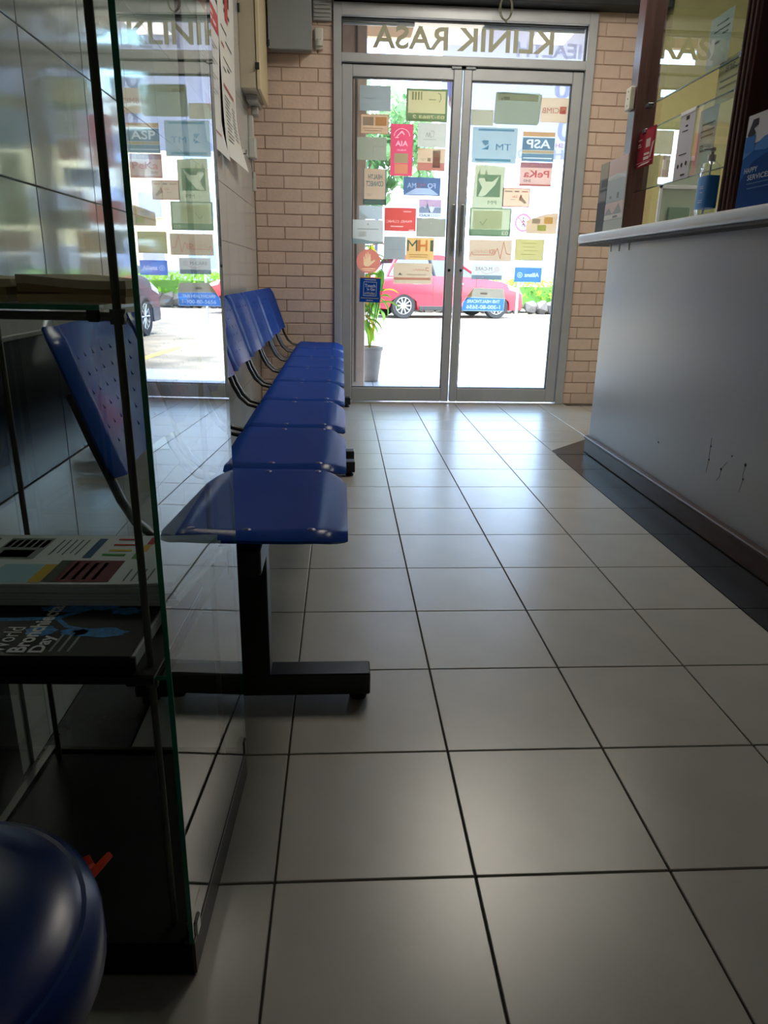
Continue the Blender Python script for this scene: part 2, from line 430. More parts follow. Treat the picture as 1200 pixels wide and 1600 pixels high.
for pts in ([(2.395, .34), (2.393, .30), (2.391, .26), (2.396, .215)], [(2.300, .248), (2.303, .225), (2.318, .207)], [(2.161, .30), (2.166, .27), (2.162, .25), (2.172, .21)], [(2.297, .256), (2.27, .285)]):
    MB().tube([(0.0005, y, z) for y, z in pts], 0.0016, 6).build('tear_ridge', m_lift, cb)
for y in (3.60, 3.49, 3.37): MB().box(-0.002, 0.002, y - 0.004, y + 0.004, 0.985, 1.018, 0.001, 1).build('laminate_seam', m_lift, cb)

win = struct(empty('window_1', (1.337, 0, 0)))
m_post = m_wood
MB().box(-0.047, 0.048, 3.49, 3.575, 1.072, 2.8, 0.004, 1).build('post', m_wood, win)
p2 = MB().box(-0.047, 0.035, 2.515, 2.605, 1.072, 2.8, 0.004, 1)
for k in range(3): p2.tube([(-0.049, 2.53 + 0.028 * k, 1.075), (-0.049, 2.53 + 0.028 * k, 2.79)], 0.007, 8)
p2.build('post', m_wood, win)
def pane(z0, z1, y0, y1, dx=0.0):
    p = MB().box(dx - 0.0025, dx + 0.0025, y0, y1, z0, z1).build('pane', m_winglass, win)
    MB().box(dx - 0.0029, dx + 0.0029, y0, y1, z0 - 0.0005, z0 + 0.003).box(dx - 0.0029, dx + 0.0029, y0, y1, z1 - 0.003, z1 + 0.0005).build('pane_edge', M('dark_glass_edge', '#1c3a33', 0.2), p)
pane(1.578, 2.79, 2.606, 3.489)
pane(1.236, 1.478, 2.606, 3.50, -0.008)
for y in (2.66, 3.44):
    for z in (1.578, 1.478): MB().box(-0.016, 0.012, y - 0.02, y + 0.02, z - 0.008, z + 0.008, 0.002, 1).build('glass_clip', M('clip', '#6f7274', 0.3, 0.7), win)
pb = MB().box(0.03, 0.06, -1.6, 2.515, 1.072, 2.8)
pb.build('partition_board', m_wood, win)
MB().box(-0.03, 0.06, -1.6, 3.49, 2.70, 2.8).build('head_beam', m_wood, win)

# ------------------------------------------------------------------ ceiling lights (real lamps of the room)
def ceiling_light(x, y, label, w=0.3, l=0.3, power=6.0):
    t = thing('ceiling_light', label, 'light', (x, y, 2.8), group='flush ceiling lights')
    f = MB().box(-w / 2 - .02, w / 2 + .02, -l / 2 - .02, l / 2 + .02, -0.03, -0.0005, 0.004, 1).build('light_frame', M('lamp_frame', '#d8d8d6', 0.4), t)
    MB().box(-w / 2, w / 2, -l / 2, l / 2, -0.033, -0.0305).build('diffuser', emit('lamp_glow_%g' % power, '#fff6e6', power), t)
ceiling_light(0.86, 3.70, 'long ceiling light over the corridor nearest the entrance door', 0.55, 1.2, power=2.6)
ceiling_light(0.86, 0.60, 'square ceiling light over the corridor near the glass cabinet', power=0.3)
ceiling_light(1.75, 3.35, 'square ceiling light behind the counter partition, nearest the door wall', power=6.0)
ceiling_light(2.45, 2.00, 'square ceiling light deep behind the counter partition', power=6.0)

# ------------------------------------------------------------------ waiting benches
m_blue = plastic('blue_plastic', '#1b459c', 0.17, 0.2)
m_rivet = M('blue_rivet', '#16357a', 0.3)
SP, SW = 0.4835, 0.476       # seat pitch, seat width
def seat_mesh():
    m = MB()
    def f(u, v):
        # u: back (0) to front (1) along x, v: along y
        x = -0.300 + 0.312 * u; y = (v - 0.5) * SW
        e = abs(2 * v - 1)
        # rounded front corners and slightly narrower back
        if u > 0.70: y *= 1 - 0.04 * ((u - 0.70) / 0.30) - 0.20 * ((u - 0.70) / 0.30) ** 4
        if u < 0.25: y *= 1 - 0.05 * ((0.25 - u) / 0.25)
        z = 0.418 + 0.006 * (1 - u) - 0.010 * (1 - e * e) * math.sin(PI * min(1, u * 1.15)) ** 2
        if u > 0.78: z -= 0.020 * ((u - 0.78) / 0.22) ** 2
        if e > 0.90: z -= 0.012 * ((e - 0.90) / 0.10) ** 1.6
        if u < 0.08: z -= 0.018 * ((0.08 - u) / 0.08)
        return Vector((x, y, z))
    m.grid(f, 22, 24)
    m.solid(0.008)
    return m.mesh('seat', m_blue, True)
def back_mesh():
    m = MB(); nu, nv = 17, 17
    hw = 0.444 / 2
    def f(u, v):
        e = 2 * v - 1; ae = abs(e)
        z = 0.515 + 0.252 * u
        x = -0.372 - 0.085 * u - 0.020 * (1 - e * e)
        y = hw * e
        if u > 0.86: y *= 1 - 0.10 * ((u - 0.86) / 0.14) ** 2; x -= 0.010 * ((u - 0.86) / 0.14) ** 1.5
        if u < 0.1: y *= 1 - 0.05 * ((0.1 - u) / 0.1)
        if ae > 0.93: x -= 0.018 * ((ae - 0.93) / 0.07)
        return Vector((x, y, z))
    holes = {(i, j) for i in range(3, 15) for j in range(2, 15) if (i % 2 == 1) and ((j + (i // 2)) % 2 == 0)}
    vs = m.grid(f, nu, nv, lambda i, j: (i, j) in holes)
    for (i, j) in holes:
        a, b, c, d = vs[i][j], vs[i][j + 1], vs[i + 1][j + 1], vs[i + 1][j]
        q = m.bm.verts.new(f((i + .18) / nu, (j + .30) / nv)); r = m.bm.verts.new(f((i + .18) / nu, (j + .74) / nv)); p = m.bm.verts.new(f((i + .80) / nu, (j + .40) / nv))
        m.bm.faces.new((a, b, r, q)); m.bm.faces.new((b, c, p, r)); m.bm.faces.new((c, d, p)); m.bm.faces.new((d, a, q, p))
    m.solid(0.006)
    return m.mesh('backrest', m_blue, True)
sup_me = MB().tube([(-0.452, 0, 0.66), (-0.425, 0, 0.58), (-0.402, 0, 0.52), (-0.386, 0, 0.475), (-0.364, 0, 0.434), (-0.335, 0, 0.408), (-0.29, 0, 0.396), (-0.18, 0, 0.393)], 0.01, 10, True, (0.014, 0.0075)).mesh('back_support', m_black, True)
seat_me, back_me = seat_mesh(), back_mesh()
rivet_me = MB().lathe([(0.011, -0.004), (0.0105, 0.002), (0.007, 0.005), (0.001, 0.0062)], 12).mesh('rivet', m_rivet, True)
foot_me = MB().box(-0.25, 0.235, -0.028, 0.028, 0.018, 0.068, 0.003, 1).mesh('foot_beam', m_black)
col_me = MB().box(-0.033, 0.033, -0.026, 0.026, 0.066, 0.345, 0.002, 1).box(-0.040, -0.030, -0.02, 0.02, 0.28, 0.345).mesh('leg', m_black)
brk_me = MB().box(-0.09, 0.095, -0.035, 0.035, 0.343, 0.372, 0.003, 1).box(-0.12, 0.13, -0.04, 0.04, 0.366, 0.384, 0.002, 1).mesh('seat_bracket', m_black)
pad_me = MB().lathe([(0.018, 0), (0.019, 0.006), (0.012, 0.012), (0.012, 0.02)], 14).mesh('levelling_foot', M('rubber_black', '#08080a', 0.7))
def bench(y0, legs, b0, b1, label):
    t = thing('waiting_bench', label, 'bench', (-0.175, y0, 0), group='blue waiting room benches')
    MB().box(-0.03, 0.03, b0 - y0, b1 - y0, 0.335, 0.386, 0.003, 1).build('beam', m_black, t)
    for k in range(4):
        yc = SP * (k + 0.5)
        s = link('seat', seat_me, t, (0.175, yc, 0))
        for (rx, ry) in ((-0.17, 0.2), (-0.055, 0.2), (-0.17, -0.205), (-0.055, -0.205)):
            link('rivet', rivet_me, s, (rx, ry, 0.4145))
        link('backrest', back_me, t, (0.175, yc, 0))
        for sgn in (-1, 1): link('back_support', sup_me, t, (0.175, yc + sgn * 0.205, 0))
        link('seat_bracket', brk_me, t, (0.02, yc, 0.010))
    for ly in legs:
        l = link('leg', col_me, t, (-0.005, ly - y0, 0))
        f = link('foot_beam', foot_me, t, (0, ly - y0, 0))
        for px in (-0.225, 0.21): link('levelling_foot', pad_me, f, (px, 0, 0))
    return t
BY = 1.19
bench(BY, (1.343, 3.135), BY + 0.02, 3.165, 'four-seat blue plastic bench nearest the glass cabinet')
bench(BY + 4 * SP + 0.006, (3.335, 4.90), 3.30, 5.00, 'four-seat blue plastic bench at the far end beside the entrance door')

# ------------------------------------------------------------------ glass display cabinet
cab = thing('display_cabinet', 'tall narrow glass display cabinet with black base holding leaflets', 'cabinet', (-0.185, 0.70, 0), (0, 0, -math.radians(2.4)))
CWd, CD, CHt = 0.345, 0.39, 1.75
m_cabblack = M('cabinet_black', '#050606', 0.4, spec=0.25, noise=0.1)
MB().box(-CWd, 0, 0, CD, 0.0, 0.052, 0.003, 1).build('base', m_cabblack, cab)
MB().box(-0.012, 0.001, -0.001, CD, 0.052, 0.060, 0.001, 1).box(-CWd, -CWd + 0.012, 0, CD, 0.052, 0.060).box(-CWd, 0, CD - 0.008, CD, 0.052, 0.058).build('base_channel', M('channel', '#1b1c1c', 0.3), cab)
MB().box(-CWd, 0, 0, CD, CHt, CHt + 0.06, 0.003, 1).build('top_cap', m_cabblack, cab)
rp = MB().box(-0.005, 0.0, 0, CD, 0.055, CHt).build('side_pane', m_cabglass, cab)
MB().box(-0.0055, 0.0002, -0.0012, 0.0003, 0.055, CHt).box(-0.0045, 0.0, CD - 0.0003, CD + 0.0006, 0.055, CHt).build('pane_edge', m_gedge, rp)
lp = MB().box(-CWd, -CWd + 0.005, 0, CD, 0.055, CHt).build('side_pane', m_cabglass, cab)
MB().box(-CWd, -CWd + 0.005, -0.0012, 0.0003, 0.055, CHt).build('pane_edge', m_gedge, lp)
MB().box(-CWd + 0.006, -0.006, CD - 0.006, CD - 0.001, 0.055, CHt).build('back_pane', m_cabglass, cab)
m_pole = M('pole_dark', '#55564f', 0.45, 0.2)
for (px, py) in ((-0.034, 0.036), (-0.034, CD - 0.03), (-CWd + 0.03, 0.036), (-CWd + 0.03, CD - 0.03)):
    MB().tube([(px, py, 0.052), (px, py, CHt)], 0.0042, 10).build('pole', m_pole, cab, smooth=True)
MB().lathe([(0.006, 0), (0.006, 0.012), (0.004, 0.014)], 12, (-0.004, CD - 0.012, 0.052)).box(-0.012, 0.002, CD - 0.022, CD - 0.004, 0.052, 0.085, 0.003, 1).build('corner_clip', M('channel'), cab)
MB().box(-0.012, 0.0025, 0.008, 0.03, 0.052, 0.078, 0.003, 1).build('corner_clip', M('chrome', '#9aa09f', 0.2, 0.9), cab)
for z, nm in ((0.819, 'glass_shelf'), (0.415, 'glass_shelf'), (1.22, 'glass_shelf')):
    sh = MB().box(-CWd + 0.012, -0.048 if z > 0.6 else -0.014, 0.028, CD - 0.02, z, z + 0.005).build('glass_shelf', m_cabglass if z > 0.6 else M('smoked_shelf', '#101413', 0.15), cab)
    MB().box(-CWd + 0.012, -0.048 if z > 0.6 else -0.014, 0.027, 0.0285, z, z + 0.005).build('shelf_edge', m_gedge, sh)
    MB().tube([(-CWd + 0.02, 0.034, z - 0.006), (-0.026, 0.034, z - 0.006)], 0.0042, 8).build('shelf_rail', m_pole, cab, smooth=True)
    for px in (-0.034, -CWd + 0.03):
        for py in (0.036, CD - 0.03): MB().lathe([(0.0075, -0.007), (0.0075, 0.007)], 12, (px, py, z - 0.006)).build('pole_clamp', m_pole, cab)
    MB().box(-0.062, -0.049, 0.028, 0.044, z - 0.011, z + 0.002, 0.002, 1).build('shelf_clip', M('clip_black', '#15191a', 0.3), cab)

# --- old books on the upper shelf: each a thing
random.seed(3)
def paper_stack(name, label, cat, loc, w, d, h, n, cols, rot=0.0, wav=0.0, group=None):
    """A pile of bound sheets: leaves with slightly uneven edges under a cover."""
    t = thing(name, label, cat, loc, (0, 0, rot), group)
    z = 0.0
    for k in range(n):
        dh = h / n; a = random.uniform(-.003, .003); b = random.uniform(-.004, .004)
        m = MB()
        m.grid(lambda u, v: Vector(((u - .5) * w + a, v * d + b, z + dh * 0.92 + wav * math.sin(3.0 * u + 1.2 * k) * (z + dh) / h)), 10, 3)
        m.solid(dh * 0.92)
        m.build('leaf_bundle' if n > 1 else 'cover', cols[k % len(cols)], t)
        z += dh
    return t
m_old = [M('old_paper', '#cdb98e', 0.8, noise=0.12), M('old_paper_dark', '#a8946a', 0.8, noise=0.12), M('old_paper_pale', '#d6ccb2', 0.8, noise=0.1)]
paper_stack('magazine', 'thick yellowed magazine lying on the upper glass shelf, beside the cabinet pole', 'magazine', (-0.262, 0.748, 0.8245), 0.105, 0.20, 0.025, 3, m_old, -0.04, 0.003, 'old magazines on the upper shelf')
paper_stack('magazine', 'thick yellowed magazine on the upper glass shelf nearest the tiled wall', 'magazine', (-0.395, 0.752, 0.8245), 0.145, 0.20, 0.024, 3, m_old, -0.04, 0.002, 'old magazines on the upper shelf')

# --- leaflets and black magazine on the lower shelf
ZL = 0.4205
m_cov = M('black_cover', '#07090d', 0.5, noise=0.05)
bm_t = thing('magazine', 'black glossy magazine titled World Bronchiectasis Day on the lower shelf', 'magazine', (-0.372, 0.722, ZL), (0, 0, -0.035))
MB().box(-0.145, 0.140, 0.004, 0.25, 0.0, 0.016, 0.001, 1).build('page_block', M('page_white', '#b9bcbf', 0.7), bm_t)
cv = MB().box(-0.147, 0.137, 0.0, 0.25, 0.016, 0.0185).box(-0.147, 0.142, 0.0, 0.004, 0.0, 0.0165).build('cover', m_cov, bm_t)
# the cover reads from the right, so its lines climb away from the viewer
def cover_lines():
    def line(body, x0, y0, w, h, bold, mat):
        m = MB()
        text_bm(m.bm, body, lambda a, b: Vector((x0 + 0.014 - b, y0 + (a + w / 2), 0.0195)), w=w, h=h, bold=bold)
        m.build('title_lettering', mat, cv)
    wt_ = M('cover_white', '#dfe3e8', 0.5)
    line('World', -0.030, 0.006, 0.060, 0.021, 0.03, wt_)
    line('Bronchiectasis', -0.006, 0.006, 0.142, 0.020, 0.03, wt_)
    line('Day', 0.018, 0.006, 0.040, 0.022, 0.03, wt_)
    bt = M('cover_grey_print', '#8d98a3', 0.6)
    for k, w in enumerate((0.052, 0.058, 0.056)):
        MB().box(0.043 + k * 0.010, 0.046 + k * 0.010, 0.010, 0.010 + w, 0.0186, 0.0189).build('subtitle_line', bt, cv)
    bl = M('cover_blue', '#2f7fc4', 0.4, noise=0.5, nscale=160)
    m = MB(); m.tube([(-0.14, 0.085, 0.0188), (-0.03, 0.088, 0.0188), (0.02, 0.092, 0.0188), (0.05, 0.118, 0.0188), (0.085, 0.124, 0.0188)], 0.004, 8, True, (.0045, .0003)).tube([(0.02, 0.092, 0.0188), (0.04, 0.070, 0.0188), (0.07, 0.060, 0.0188)], 0.003, 8, True, (.003, .0003))
    m.build('bronchi_print', bl, cv)
    for (cx, cy, rx, ry) in ((0.020, 0.118, .030, .010), (0.062, 0.126, .022, .012), (0.098, 0.112, .018, .010), (0.085, 0.055, .032, .012), (0.015, 0.058, .018, .012), (0.055, 0.056, .016, .009)):
        m = MB(); m.bm.faces.new([m.bm.verts.new((cx + rx * math.cos(a) * (1 + .12 * math.sin(7 * a)), cy + ry * math.sin(a) * (1 + .12 * math.cos(5 * a)), 0.0191)) for a in [2 * PI * k / 26 for k in range(26)]])
        m.build('bronchi_print', bl, cv)
cover_lines()
bm2 = thing('magazine', 'black-covered magazine lying under the bronchiectasis magazine, white pages showing', 'magazine', (-0.352, 0.716, ZL), (0, 0, -0.035))
bm_t.location = (-0.372, 0.728, ZL + 0.0095)
MB().box(-0.165, 0.142, 0.003, 0.255, 0.0, 0.0075, 0.0005, 1).build('page_block', M('page_white'), bm2)
MB().box(-0.167, 0.144, 0.0, 0.256, 0.0075, 0.009).box(-0.167, 0.144, -0.001, 0.003, 0.0, 0.009).build('cover', m_cov, bm2)

m_leaf = M('leaflet_white', '#c9d2d4', 0.45)
ZW = ZL + 0.0295
lf_t = thing('leaflet_stack', 'thick stack of white printed health leaflets on the lower shelf', 'leaflets', (-0.372, 0.852, ZW), (0, 0, -0.03))
random.seed(11)
for k in range(7):
    a = random.uniform(-.004, .004); b = random.uniform(-.003, .003); zz = k * 0.0042
    def f(u, v, a=a, b=b, zz=zz, k=k):
        up = 0.004 * max(0, (u - .7) / .3) ** 2 * (k / 7)
        return Vector((-0.150 + 0.312 * u + a + (0.022 * v * (u > .95)), 0.0 + 0.178 * v + b, zz + 0.0038 + up))
    m = MB(); m.grid(f, 12, 2); m.solid(0.0038); top = m.build('leaflet_bundle', m_leaf, lf_t)
# print of the topmost leaflet
def pr(col, x0, x1, y0, y1, name='printed_block'):
    def up(x): return 0.004 * max(0, ((x + .150) / .312 - .7) / .3) ** 2
    m = MB(); n = 6
    m.grid(lambda u, v: Vector((x0 + (x1 - x0) * u, y0 + (y1 - y0) * v, 6 * 0.0042 + 0.0043 + up(x0 + (x1 - x0) * u))), n, 1)
    m.build(name, M('print_' + col, col, 0.5), lf_t)
pr('#5d1520', 0.005, 0.075, 0.008, 0.080); pr('#1c2a20', -0.01, 0.006, 0.008, 0.080); pr('#b39a2a', -0.026, -0.010, 0.006, 0.066)
pr('#8fb6c4', -0.080, -0.027, 0.006, 0.066); pr('#23527a', 0.012, 0.024, 0.090, 0.165); pr('#aa2a20', 0.086, 0.096, 0.142, 0.172); pr('#c7a021', 0.084, 0.094, 0.112, 0.140); pr('#4a8a3a', 0.080, 0.090, 0.088, 0.110)
pr('#7d8587', -0.115, -0.052, 0.085, 0.165); pr('#7d1420', -0.105, -0.062, 0.090, 0.118)
for k in range(3): pr('#b0241f' if k < 2 else '#c8b02a', 0.040, 0.072, 0.160 - .022 * k, 0.166 - .022 * k); 
pr('#2f8a3a', 0.036, 0.068, 0.098, 0.105)
for k in range(6): pr('#15181a', -0.112 + .010 * k, -0.105 + .010 * k, 0.128, 0.158, 'printed_text')
for k in range(5): pr('#44505a', -0.038 + 0.009 * k, -0.036 + 0.009 * k, 0.10 + .006 * (k % 2), 0.160, 'printed_text')
for k in range(5): pr('#9c8c90', 0.012 + 0.013 * k, 0.017 + .013 * k, 0.016, 0.072, 'printed_text')
for k in range(4): pr('#5a6468', -0.135 + .010 * k, -0.132 + .010 * k, 0.01, 0.06, 'printed_text')
for k in range(4): pr('#6a7478', 0.092 + .010 * k, 0.0945 + .010 * k, 0.01, 0.05, 'printed_text')
pr('#3a4044', -0.134, -0.130, 0.07, 0.165, 'printed_text')

# ------------------------------------------------------------------ blue bin with orange liner
bn = thing('dustbin', 'dark blue round plastic dustbin with domed lid and orange liner', 'bin', (-0.362, 0.450, 0))
m_bin = M('bin_blue', '#0b2868', 0.30, noise=0.04)
MB().lathe([(0.120, 0.0), (0.122, 0.004), (0.142, 0.29), (0.143, 0.305), (0.138, 0.305), (0.118, 0.01)], 48).build('bucket', m_bin, bn, smooth=True)
MB().lathe([(0.1405, 0.282), (0.158, 0.284), (0.162, 0.292), (0.162, 0.318), (0.159, 0.330), (0.150, 0.338), (0.146, 0.338), (0.140, 0.344), (0.110, 0.352), (0.06, 0.357), (0.001, 0.358)], 56).build('lid', m_bin, bn, smooth=True)
m_or = M('orange_liner', '#e8401a', 0.45)
for ang, w, out in ((55, 0.055, 0.034), (86, 0.035, 0.016)):
    a = math.radians(ang); m = MB()
    def f(u, v, a=a, w=w, out=out):
        rr = 0.140 + (0.024 + out) * v; aa = a + (u - .5) * w / 0.15 * (1 - .45 * v)
        return Vector((rr * math.cos(aa), rr * math.sin(aa), 0.279 + 0.028 * v * math.sin(5 * u + 1) * 0.6 - 0.004 * v))
    m.grid(f, 8, 5); m.solid(0.0012); m.build('liner_corner', m_or, bn)

# ------------------------------------------------------------------ things on the left wall and the brick wall
m_beige = M('beige_metal', '#c2b7a0', 0.45, noise=0.03)
m_dk = M('dark_plastic', '#26282a', 0.5)
db = thing('distribution_board', 'beige metal electrical distribution box mounted high on the tiled wall', 'electrical box', (WL, 4.57, 1.835))
MB().box(0.0, 0.088, 0.0, 0.43, 0.0, 0.68, 0.003, 1).build('box_body', m_beige, db)
dd = MB().box(0.092, 0.112, -0.006, 0.436, -0.006, 0.69, 0.003, 1).build('box_door', M('beige_door', '#d2c39f', 0.45), db)
for z in (0.09, 0.52): MB().box(0.085, 0.108, -0.012, -0.005, z, z + 0.035, 0.002, 1).build('hinge', m_dk, dd)
MB().box(-0.002, 0.012, -0.014, 0.0, 0.36, 0.40, 0.002, 1).build('mounting_lug', m_dk, db)
MB().box(0.01, 0.075, 0.14, 0.42, -0.03, 0.0, 0.004, 1).box(0.02, 0.06, 0.30, 0.40, -0.075, -0.03, 0.004, 1).build('cable_gland', M('grey_pvc', '#b4b3ac', 0.5), db)
sw = thing('cable_trunking', 'white plastic cable trunking with junction box under the distribution box', 'trunking', (WL, 4.84, 1.40))
MB().box(0.0, 0.03, 0.02, 0.07, 0.23, 0.355, 0.004, 1).build('trunking', M('white_pvc', '#c9cac4', 0.45), sw)
MB().box(0.0, 0.042, 0.0, 0.09, 0.12, 0.235, 0.006, 2).build('junction_box', M('white_pvc'), sw)
MB().tube([(0.012, 0.05, 0.12), (0.014, 0.06, 0.05), (0.010, 0.09, 0.02)], 0.005, 8).build('cable', M('grey_pvc'), sw)
MB().box(0.0, 0.018, 0.15, 0.20, -0.05, 0.06, 0.003, 1).build('switch_plate', M('white_pvc'), sw)
hk = thing('wall_bracket', 'small broken wall bracket on the white tiles beside the hanging poster', 'bracket', (WL, 4.55, 1.50))
MB().box(0.0, 0.004, -0.02, 0.03, -0.04, 0.03, 0.001, 1).build('bracket_plate', M('white_pvc'), hk)
MB().tube([(0.004, 0.0, 0.0), (0.02, 0.0, 0.0), (0.022, 0.0, 0.02)], 0.003, 6).build('bracket_hook', m_dk, hk)

gb = thing('control_box', 'large grey metal control box hanging on the brick wall beside the door', 'electrical box', (-0.432, DW, 2.135))
MB().box(0.0, 0.252, -0.115, -0.008, 0.012, 0.55, 0.004, 1).build('box_body', M('grey_enamel', '#858a8c', 0.42), gb)
MB().box(-0.004, 0.256, -0.126, -0.115, 0.0, 0.552, 0.003, 1).build('box_door', M('grey_enamel_door', '#8f9598', 0.4), gb)
MB().box(-0.012, 0.004, -0.128, -0.10, 0.012, 0.045, 0.002, 1).build('latch', m_dk, gb)
vt = thing('vent_grille', 'small grey louvred vent grille between control box and door frame', 'vent', (-0.172, DW, 2.318))
MB().box(0.0, 0.112, -0.03, -0.008, 0.0, 0.32, 0.003, 1).build('vent_frame', M('vent_grey', '#a3a5a4', 0.45), vt)
for k in range(14): MB().box(0.006, 0.106, -0.038, -0.029, 0.016 + .021 * k, 0.028 + .021 * k, 0.002, 1).build('louvre', M('vent_grey'), vt)
ps = thing('motion_sensor', 'white motion sensor on the brick wall below the vent grille', 'sensor', (-0.137, DW, 2.165))
MB().box(-0.026, 0.026, -0.03, -0.006, 0.0, 0.115, 0.008, 3).build('sensor_body', M('white_plastic', '#d8d6cc', 0.4), ps, smooth=True)
MB().lathe([(0.024, -0.02), (0.023, 0.005), (0.016, 0.018), (0.002, 0.024)], 20, (0, -0.028, 0.035)).build('sensor_lens', M('lens_white', '#c6c5bd', 0.3), ps, smooth=True)
cl = thing('cable_loop', 'coiled loop of cable hanging above the door transom', 'cable', (0.98, DW - 0.145, 2.32))
MB().tube([(0.036 * math.cos(a) * (1 + .12 * math.sin(a * .37)), 0.006 * math.sin(a * .5), 0.065 + 0.062 * math.sin(a)) for a in [k * .35 for k in range(44)]], 0.0032, 6).build('coil', M('cable_grey', '#6b6a58', 0.5), cl, smooth=True)
MB().tube([(0.0, 0, 0.12), (0.012, 0.008, 0.16), (0.01, 0.012, 0.21)], 0.003, 6).tube([(0, 0, 0.004), (0.006, 0, -0.012)], 0.006, 6).build('cable_tail', M('cable_grey'), cl)

def hanging_sheet(label, y0, y1, z0, z1, curl, prints, col='#d5d4ce'):
    """Paper poster hung flat on the left wall, its lower edge curling off."""
    t = thing('wall_poster', label, 'poster', (WL + 0.0045, y0, z0), group='paper posters on the tiled wall')
    w, h = y1 - y0, z1 - z0
    def off(u, v): return 0.003 + curl * max(0, 1 - v / 0.28) ** 2 * (0.35 + 0.65 * u) + 0.003 * math.sin(7 * v + 2 * u)
    def f(u, v): return Vector((off(u, v), w * u, h * v - 0.012 * u * (v < .02)))
    m = MB(); m.grid(f, 8, 16); m.solid(0.0006); m.build('sheet', M('poster_paper_' + col, col, 0.6), t)
    for (u0, u1, v0, v1, c) in prints:
        m = MB(); m.grid(lambda a, b: f(u0 + (u1 - u0) * a, v0 + (v1 - v0) * b) + Vector((0.0016, 0, 0)), 3, 4)
        m.build('printed_block', M('ink_' + c, c, 0.6), t)
    return t
pl = []
for k in range(12): pl.append((0.12 + .03 * (k % 2), 0.40 + .06 * (k % 3), 0.08 + .018 * k, 0.086 + .018 * k, '#6a6b70'))
for k in range(9): pl.append((0.60, 0.84, 0.12 + .018 * k, 0.126 + .018 * k, '#6a6b70'))
pl += [(0.10, 0.80, 0.315, 0.332, '#a05a58'), (0.15, 0.35, 0.40, 0.408, '#46474c'), (0.45, 0.6, 0.425, 0.433, '#46474c'), (0.2, 0.75, 0.45, 0.456, '#46474c'), (0.12, 0.30, 0.50, 0.512, '#b35a58'), (0.4, 0.8, 0.54, 0.548, '#4a4b50'), (0.15, 0.5, 0.58, 0.588, '#4a4b50')]
pl += [(0.42, 0.60, 0.64, 0.84, '#b53a36'), (0.34, 0.40, 0.70, 0.86, '#2f3a38'), (0.62, 0.68, 0.72, 0.80, '#2f3a38'), (0.36, 0.70, 0.67, 0.685, '#38424a'), (0.60, 0.74, 0.83, 0.85, '#2f3a38')]
hanging_sheet('tall white hanging poster with red and black drawing at its top', 3.80, 4.30, 1.385, 2.34, 0.05, pl)
pl2 = [(0.05, 0.98, 0.80, 0.93, '#b8403c'), (0.15, 0.85, 0.83, 0.85, '#d8c8c4'), (0.15, 0.7, 0.87, 0.89, '#d8c8c4'), (0.1, 0.8, 0.12, 0.135, '#a86a66'), (0.1, 0.5, 0.22, 0.30, '#c08a88')]
for k in range(16): pl2.append((0.10, 0.5 + 0.13 * (k % 4), 0.34 + .024 * k, 0.346 + .024 * k, '#77787c'))
hanging_sheet('white hanging notice with a red heading band beside the tall poster', 3.26, 3.76, 1.365, 1.98, 0.03, pl2, '#cfcecb')

